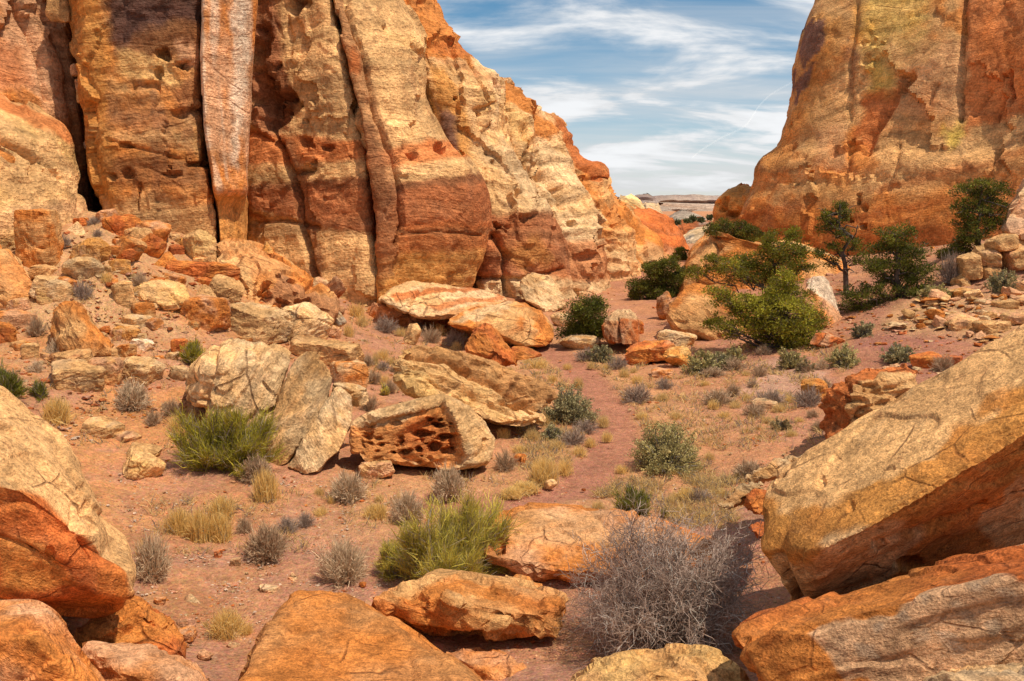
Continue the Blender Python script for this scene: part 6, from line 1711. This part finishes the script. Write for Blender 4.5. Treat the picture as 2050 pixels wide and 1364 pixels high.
DKG = ((.06, .068, .011), (.20, .20, .026)); MDG = ((.11, .11, .014), (.28, .265, .026)); LTG = ((.16, .155, .016), (.40, .365, .035))
tree('bright green pinyon standing before the big orange boulder', (1566, 697), None, (1570, 570), [(1569, 632, 66, 34), (1574, 588, 38, 26), (1555, 610, 44, 24), (1516, 640, 34, 28), (1535, 668, 50, 26), (1608, 662, 42, 26), (1590, 685, 40, 16), (1440, 594, 28, 15), (1435, 645, 26, 12), (1462, 664, 16, 18), (1498, 606, 34, 16), (1575, 560, 26, 18), (1620, 635, 26, 20), (1470, 620, 22, 12)], 31, *LTG, dens=1.05, trunk_r=.13)
tree('spreading pinyon with grey dead twigs behind the bright one', (1556, 640), 34.5, (1548, 500), [(1463, 533, 40, 16), (1512, 525, 42, 20), (1562, 500, 44, 16), (1402, 545, 34, 12), (1552, 532, 38, 20), (1603, 533, 28, 14), (1490, 555, 34, 14), (1598, 505, 24, 14), (1540, 480, 24, 12), (1530, 560, 34, 14), (1430, 520, 22, 10), (1585, 470, 20, 12)], 32, *MDG, dens=.9, trunk_r=.12, dead=8)
tree('flat-topped pinyon rooted on the orange apron', (1474, 506), 46, (1470, 462), [(1424, 462, 16, 9), (1448, 454, 22, 11), (1480, 456, 26, 12), (1504, 466, 22, 11), (1460, 474, 24, 9), (1490, 480, 18, 9), (1522, 474, 10, 8)], 33, *DKG, dens=.9, trunk_r=.11, leaf=1.15)
tree('tall sparse dark pinyon with a bare upright trunk', (1697, 592), 36, (1682, 408), [(1681, 411, 18, 10), (1662, 428, 20, 9), (1694, 432, 14, 9), (1655, 460, 20, 10), (1692, 470, 22, 12), (1640, 508, 28, 7), (1712, 492, 18, 11), (1668, 526, 16, 10), (1720, 520, 16, 12), (1668, 494, 16, 9), (1676, 448, 14, 9), (1652, 440, 12, 7)], 34, *DKG, dens=.75, trunk_r=.13, dead=12)
tree('dense dark green pinyon with layered branches on the right slope', (1797, 622), 31.2, (1797, 478), [(1797, 472, 34, 18), (1775, 498, 40, 16), (1822, 504, 40, 18), (1795, 530, 52, 16), (1838, 545, 34, 16), (1752, 532, 24, 14), (1800, 562, 48, 13), (1745, 580, 28, 12), (1712, 594, 28, 13), (1722, 622, 36, 15), (1776, 612, 44, 15), (1762, 640, 28, 12), (1850, 570, 20, 10), (1815, 585, 34, 10)], 35, *DKG, dens=1.0, trunk_r=.13, dead=4)
tree('dark pinyon high at the right edge above the pale ledge', (1958, 506), 34.2, (1966, 385), [(1944, 384, 32, 16), (1990, 386, 28, 16), (1936, 414, 34, 15), (1984, 414, 34, 16), (1930, 444, 30, 14), (1976, 446, 32, 14), (1946, 472, 34, 12), (1912, 502, 32, 10), (1888, 510, 16, 8), (1925, 485, 24, 10), (1965, 370, 22, 10)], 36, *DKG, dens=1.0, trunk_r=.12, dead=5)
tree('dark rounded juniper beside the square red block', (1180, 692), None, (1180, 610), [(1172, 618, 32, 20), (1190, 640, 26, 20), (1162, 644, 26, 20), (1182, 668, 30, 18), (1150, 664, 18, 13), (1132, 668, 16, 11), (1195, 612, 18, 14), (1200, 660, 14, 18)], 37, *DKG, dens=1.3, trunk_r=.11, name='juniper_tree')
tree('wide dark juniper in the gap behind the square red block', (1318, 612), 46, (1318, 535), [(1308, 540, 24, 13), (1336, 532, 22, 13), (1318, 562, 34, 15), (1278, 574, 20, 12), (1352, 560, 22, 14), (1344, 582, 22, 11), (1298, 582, 22, 12), (1270, 590, 14, 10), (1322, 590, 24, 11), (1366, 545, 14, 10)], 38, *DKG, dens=1.2, trunk_r=.12, name='juniper_tree', leaf=1.2)
tree('small round juniper far down the canyon, the right of two', (1363, 524), 80, (1363, 505), [(1363, 508, 11, 9), (1358, 514, 8, 6), (1369, 514, 8, 6)], 39, *DKG, dens=.5, trunk_r=.12, name='juniper_tree', leaf=2.4)
tree('small round juniper far down the canyon, the left of two', (1347, 528), 74, (1347, 515), [(1347, 519, 9, 7), (1342, 523, 7, 5)], 40, *DKG, dens=.5, trunk_r=.10, name='juniper_tree', leaf=2.2)
for i, (u, v, ru, rv, lb) in enumerate([(1356, 446, 5, 2.4, 'leftmost'), (1375, 443, 5, 2.4, 'second from the left'), (1386, 439, 4, 3, 'third from the left'), (1401, 441, 6, 2.6, 'fourth from the left'), (1419, 436, 5, 3, 'rightmost')]):
    tree(f'tiny distant tree at the valley mouth, {lb} of five', (u, v + rv), 172 + i, (u, v), [(u, v, ru, rv), (u + ru * .5, v + 1, ru * .6, rv * .7)], 45 + i, (.09, .095, .04), (.17, .17, .07), dens=.03, trunk_r=.15, leaf=6, name='distant_tree', group='distant trees at the valley mouth', fine=False)
# ------------------------------------------------------------------ loose stones
rsS = np.random.RandomState(12)


def stone_mesh(seed, flat=.6, lvl=2):
    rs = np.random.RandomState(seed)
    P = rs.uniform(-1, 1, (10, 3)) * np.array((1, .8, flat))
    c, pl = hull_planes(P)
    D, Fc = ico(lvl)
    q = np.maximum(D @ (pl[:, :3] / pl[:, 3:4]).T, 1e-6)
    V = c + D / ((q ** 40).sum(1) ** (1 / 40.))[:, None]
    V *= 1 + .05 * fbm(V * 2, 2, seed)[:, None]
    return V, Fc


STV = [stone_mesh(q, f) for q, f in enumerate((.45, .6, .8, .3, .35, .5, .7, .25))]
STC = [PALE * .9, PINK * .9, CREAM * .9, ORG * .95, RST, TAN, PINK, PALE]
stone_meshes = {}


def stone_me(shape, colr):
    if (shape, colr) not in stone_meshes:
        V, Fc = STV[shape]
        me = new_mesh('stone', V, Fc)
        me.set_sharp_from_angle(angle=math.radians(30))
        rs = np.random.RandomState(shape * 9 + colr)
        set_col(me, STC[colr] * (1 + .15 * noise3(V * 1.5, colr)[:, None]) * rs.uniform(.85, 1.1))
        set_vec(me, V * .3)
        me.materials.append(M_MID)
        stone_meshes[(shape, colr)] = me
    return stone_meshes[(shape, colr)]


CNAME = ['pale', 'pink', 'cream', 'orange', 'rust', 'tan', 'pinkish', 'whitish']


def put_stone(u, v, wpx, shape, colr, noun, group, tilt=.15, name='stone', lift=.12):
    p = hit(u, v)
    s = wpx * p[1] / F / 2
    o = link(name, stone_me(shape, colr), None, where(f'{CNAME[colr]} {noun}', u, v), 'stone', group)
    o.location = p + (0, 0, s * lift)
    o.scale = (s, s * rsS.uniform(.7, 1.1), s * rsS.uniform(.8, 1.2))
    o.rotation_euler = (rsS.uniform(-tilt, tilt), rsS.uniform(-tilt, tilt), rsS.uniform(0, 6.28))
    return o


# flat rubble on the right slope, thin slabs bedded into it
n = 0
RUB = [(1770, 650), (1790, 625), (1850, 600), (1900, 595), (1960, 600), (2050, 575), (2060, 640), (1980, 690), (1900, 660), (1830, 665)]
while n < 150:
    u, v = rsS.uniform(1760, 2060), rsS.uniform(590, 695)
    if poly_sd(np.array([u]), np.array([v]), RUB)[0] < 0: continue
    put_stone(u, v, rsS.choice([18, 24, 30, 40, 54, 70], p=[.2, .25, .22, .18, .1, .05]), int(rsS.choice([0, 3, 4, 7])), int(rsS.choice([0, 1, 2, 2, 5, 6, 3])), 'flat slab fragment', 'slab rubble on the right slope', .25, 'slab_fragment', .22)
    n += 1
n = 0
while n < 34:
    u, v = rsS.uniform(1690, 1990), rsS.uniform(660, 745)
    if v > 1030 - .165 * u and v < 1030 - .165 * u + 60 and v < 760 - (u - 1800) * .35:
        put_stone(u, v, rsS.uniform(10, 34), int(rsS.choice([0, 4, 5, 3])), int(rsS.choice([0, 1, 7, 6])), 'flat stone', 'stones on the purple slope', .2)
        n += 1
    elif rsS.uniform() < .002:
        break
# talus
n = 0
while n < 110:
    u, v = rsS.uniform(0, 720), rsS.uniform(430, 770)
    if v < 395 + .33 * max(0, u - 200) or (u > 380 and v > 690): continue
    put_stone(u, v, rsS.choice([9, 12, 16, 22, 30], p=[.3, .3, .2, .13, .07]), int(rsS.randint(0, 8)), int(rsS.randint(0, 7)), 'talus stone', 'small stones on the left talus', .35)
    n += 1
# wash and flats
n = 0
while n < 70:
    u, v = rsS.uniform(250, 1650), rsS.uniform(740, 1320)
    if v > 1000 and u > 960: continue
    if v > 1180 and u > 520: continue
    if poly_sd(np.array([u]), np.array([v]), [(350, 660), (720, 660), (1110, 760), (1110, 860), (990, 950), (700, 955), (360, 930)])[0] > 0: continue
    put_stone(u, v, rsS.choice([8, 11, 15, 22], p=[.35, .35, .2, .1]), int(rsS.randint(0, 8)), int(rsS.choice([0, 0, 1, 1, 6, 7, 3, 4])), 'pebble', 'loose pebbles on the canyon floor', .3, 'pebble')
    n += 1


def gravel():
    """grit and chips too many to count"""
    N = 34000
    u = rsS.uniform(-40, 2090, N * 2); v = 430 + rsS.uniform(0, 1, N * 2) ** 1.0 * 940
    ok = v > 395 + .30 * np.maximum(0, 800 - u) * 0
    u, v = u[ok][:N], v[ok][:N]
    un, vn = rsS.uniform(240, 980, 7000), rsS.uniform(960, 1340, 7000)
    u, v = np.r_[u, un], np.r_[v, vn]
    P = hits(u, v)
    cl = fbm(np.c_[P[:, :2] * .9, np.zeros(len(P))], 3, 71)
    talus = (P[:, 2] > .7) & (P[:, 1] > 14)
    keep = (rsS.uniform(-.5, .6, len(P)) < cl + .35 * talus) & (P[:, 1] < 60)
    td = line_d(P[:, 0], P[:, 1], trail_w[:, :2])
    keep &= (td > .5) | (rsS.uniform(0, 1, len(P)) < .15)
    P = P[keep]
    n_ = len(P)
    size = P[:, 1] / F * rsS.choice([1.4, 2.1, 3.2, 5.0], n_, p=[.40, .33, .19, .08])
    size *= 1 + .9 * ((P[:, 2] > .7) & (P[:, 1] > 14)) * rsS.uniform(0, 1.5, n_)
    oc = np.array([(1, 0, 0), (0, 1, 0), (-1, 0, 0), (0, -1, 0), (.6, .6, .5), (-.6, .5, .55), (-.5, -.6, .45), (.55, -.55, .5), (0, 0, -.4)], float)
    tri = np.array([(0, 1, 4), (1, 5, 4), (1, 2, 5), (2, 6, 5), (2, 3, 6), (3, 7, 6), (3, 0, 7), (0, 4, 7), (4, 5, 6), (4, 6, 7), (0, 8, 1), (1, 8, 2), (2, 8, 3), (3, 8, 0)])
    a = rsS.uniform(0, 6.28, n_)
    R = np.zeros((n_, 3, 3)); R[:, 0, 0] = np.cos(a); R[:, 0, 1] = -np.sin(a); R[:, 1, 0] = np.sin(a); R[:, 1, 1] = np.cos(a); R[:, 2, 2] = 1
    sh = oc[None] * (1 + rsS.uniform(-.35, .35, (n_, 9, 3))) * np.stack([size, size * rsS.uniform(.5, 1, n_), size * rsS.uniform(.4, 1.0, n_)], -1)[:, None]
    V = np.einsum('nij,nkj->nki', R, sh) + P[:, None]
    Fc = (tri[None] + (np.arange(n_) * 9)[:, None, None]).reshape(-1, 3)
    pal = np.array([PALE * .85, PINK * .85, SAND, RST, ORG * .9, PALE * .7, PSAND * 1.2, RED * 1.1])
    C = pal[rsS.randint(0, 8, n_)] * rsS.uniform(.75, 1.15, (n_, 1))
    pl_ = (P[:, 1] < 16) & (rsS.uniform(0, 1, n_) < .45)
    C[pl_] = np.array((.60, .42, .30)) * rsS.uniform(.75, 1.1, (pl_.sum(), 1))
    me = new_mesh('gravel', V.reshape(-1, 3), Fc, smooth=False)
    set_col(me, np.repeat(C, 9, 0)); set_vec(me, V.reshape(-1, 3))
    link('gravel', me, M_MID, kind='stuff', label='scattered gravel and rock chips on the canyon floor')


gravel()


def litter():
    """thin dry grass and twigs lying between the plants"""
    N = 5200
    zones = [(1040, 1230, 700, 1000, 1500), (1180, 1650, 730, 900, 1100), (700, 960, 620, 790, 450), (1180, 1480, 960, 1060, 900), (560, 1100, 960, 1060, 260), (60, 380, 560, 900, 300), (300, 620, 1000, 1110, 240), (1330, 1500, 930, 1000, 300), (1250, 1700, 690, 760, 350)]
    us, vs = [], []
    for a, b, c, d, k in zones:
        us.append(rsS.uniform(a, b, k)); vs.append(rsS.uniform(c, d, k))
    P = hits(np.concatenate(us), np.concatenate(vs))
    cl = fbm(np.c_[P[:, :2] * .8, np.zeros(len(P))], 2, 91)
    td = line_d(P[:, 0], P[:, 1], trail_w[:, :2])
    P = P[(cl > -.12) & (td > .6)]
    k = 9
    c = np.repeat(P, k, 0)
    n_ = len(c)
    d = domedirs(n_, rsS, .5)
    st = c + np.c_[rsS.normal(size=(n_, 2)) * .05, np.zeros(n_)]
    L_ = rsS.uniform(.06, .24, (n_, 1))
    pp = bent(st, st + d * L_ * np.array((1, 1, .9)), rsS, 3, .3, .05)
    V, Fc = ribbons(pp, np.array((1, .9, .3))[None] * (c[:, 1:2] / 887) * rsS.uniform(.18, .4, (n_, 1)), rsS)
    C = vcol(rsS, n_, (.55, .37, .13), (.78, .58, .28), .25)
    gy = rsS.uniform(0, 1, n_) < .25
    C[gy] = vcol(rsS, gy.sum(), (.22, .18, .15), (.34, .28, .24))
    me = mesh_of('grass_litter', [(V, Fc, rep(C, 6))], M_GRASS)
    link('grass_litter', me, None, kind='stuff', label='thin scattered dry grass between the tufts')


litter()


def contrail():
    rs = np.random.RandomState(3)
    Y = 6000.0
    pts = [(1680, 120), (1590, 163), (1545, 186), (1518, 212), (1503, 240), (1490, 256), (1462, 268), (1436, 280), (1405, 300), (1385, 316)]
    a = np.array(pts, float)
    t = np.linspace(0, len(a) - 1, 60)
    u = np.interp(t, np.arange(len(a)), a[:, 0]); v = np.interp(t, np.arange(len(a)), a[:, 1])
    for _ in range(14):
        u[1:-1] = (u[:-2] + u[1:-1] * 2 + u[2:]) / 4; v[1:-1] = (v[:-2] + v[1:-1] * 2 + v[2:]) / 4
    P = at(u, v, np.full(60, Y) + np.linspace(1500, -300, 60))
    r = np.interp(np.arange(60), [0, 20, 40, 59], [7, 6, 9, 6]) * 1.0
    V, Fc = tubes(P[None], r[None], 8)
    me = new_mesh('contrail', V, Fc)
    m = bpy.data.materials.new('ice_cloud')
    m.use_nodes = True
    nt = m.node_tree
    b = nt.nodes['Principled BSDF']
    b.inputs['Base Color'].default_value = (.9, .9, .9, 1); b.inputs['Roughness'].default_value = 1
    tr = nt.nodes.new('ShaderNodeBsdfTransparent')
    mx = nt.nodes.new('ShaderNodeMixShader'); mx.inputs[0].default_value = .05
    nt.links.new(tr.outputs[0], mx.inputs[1]); nt.links.new(b.outputs[0], mx.inputs[2])
    nt.links.new(mx.outputs[0], nt.nodes['Material Output'].inputs[0])
    link('contrail', me, m, 'thin bent white contrail in the sky beside the right cliff', 'contrail')


contrail()
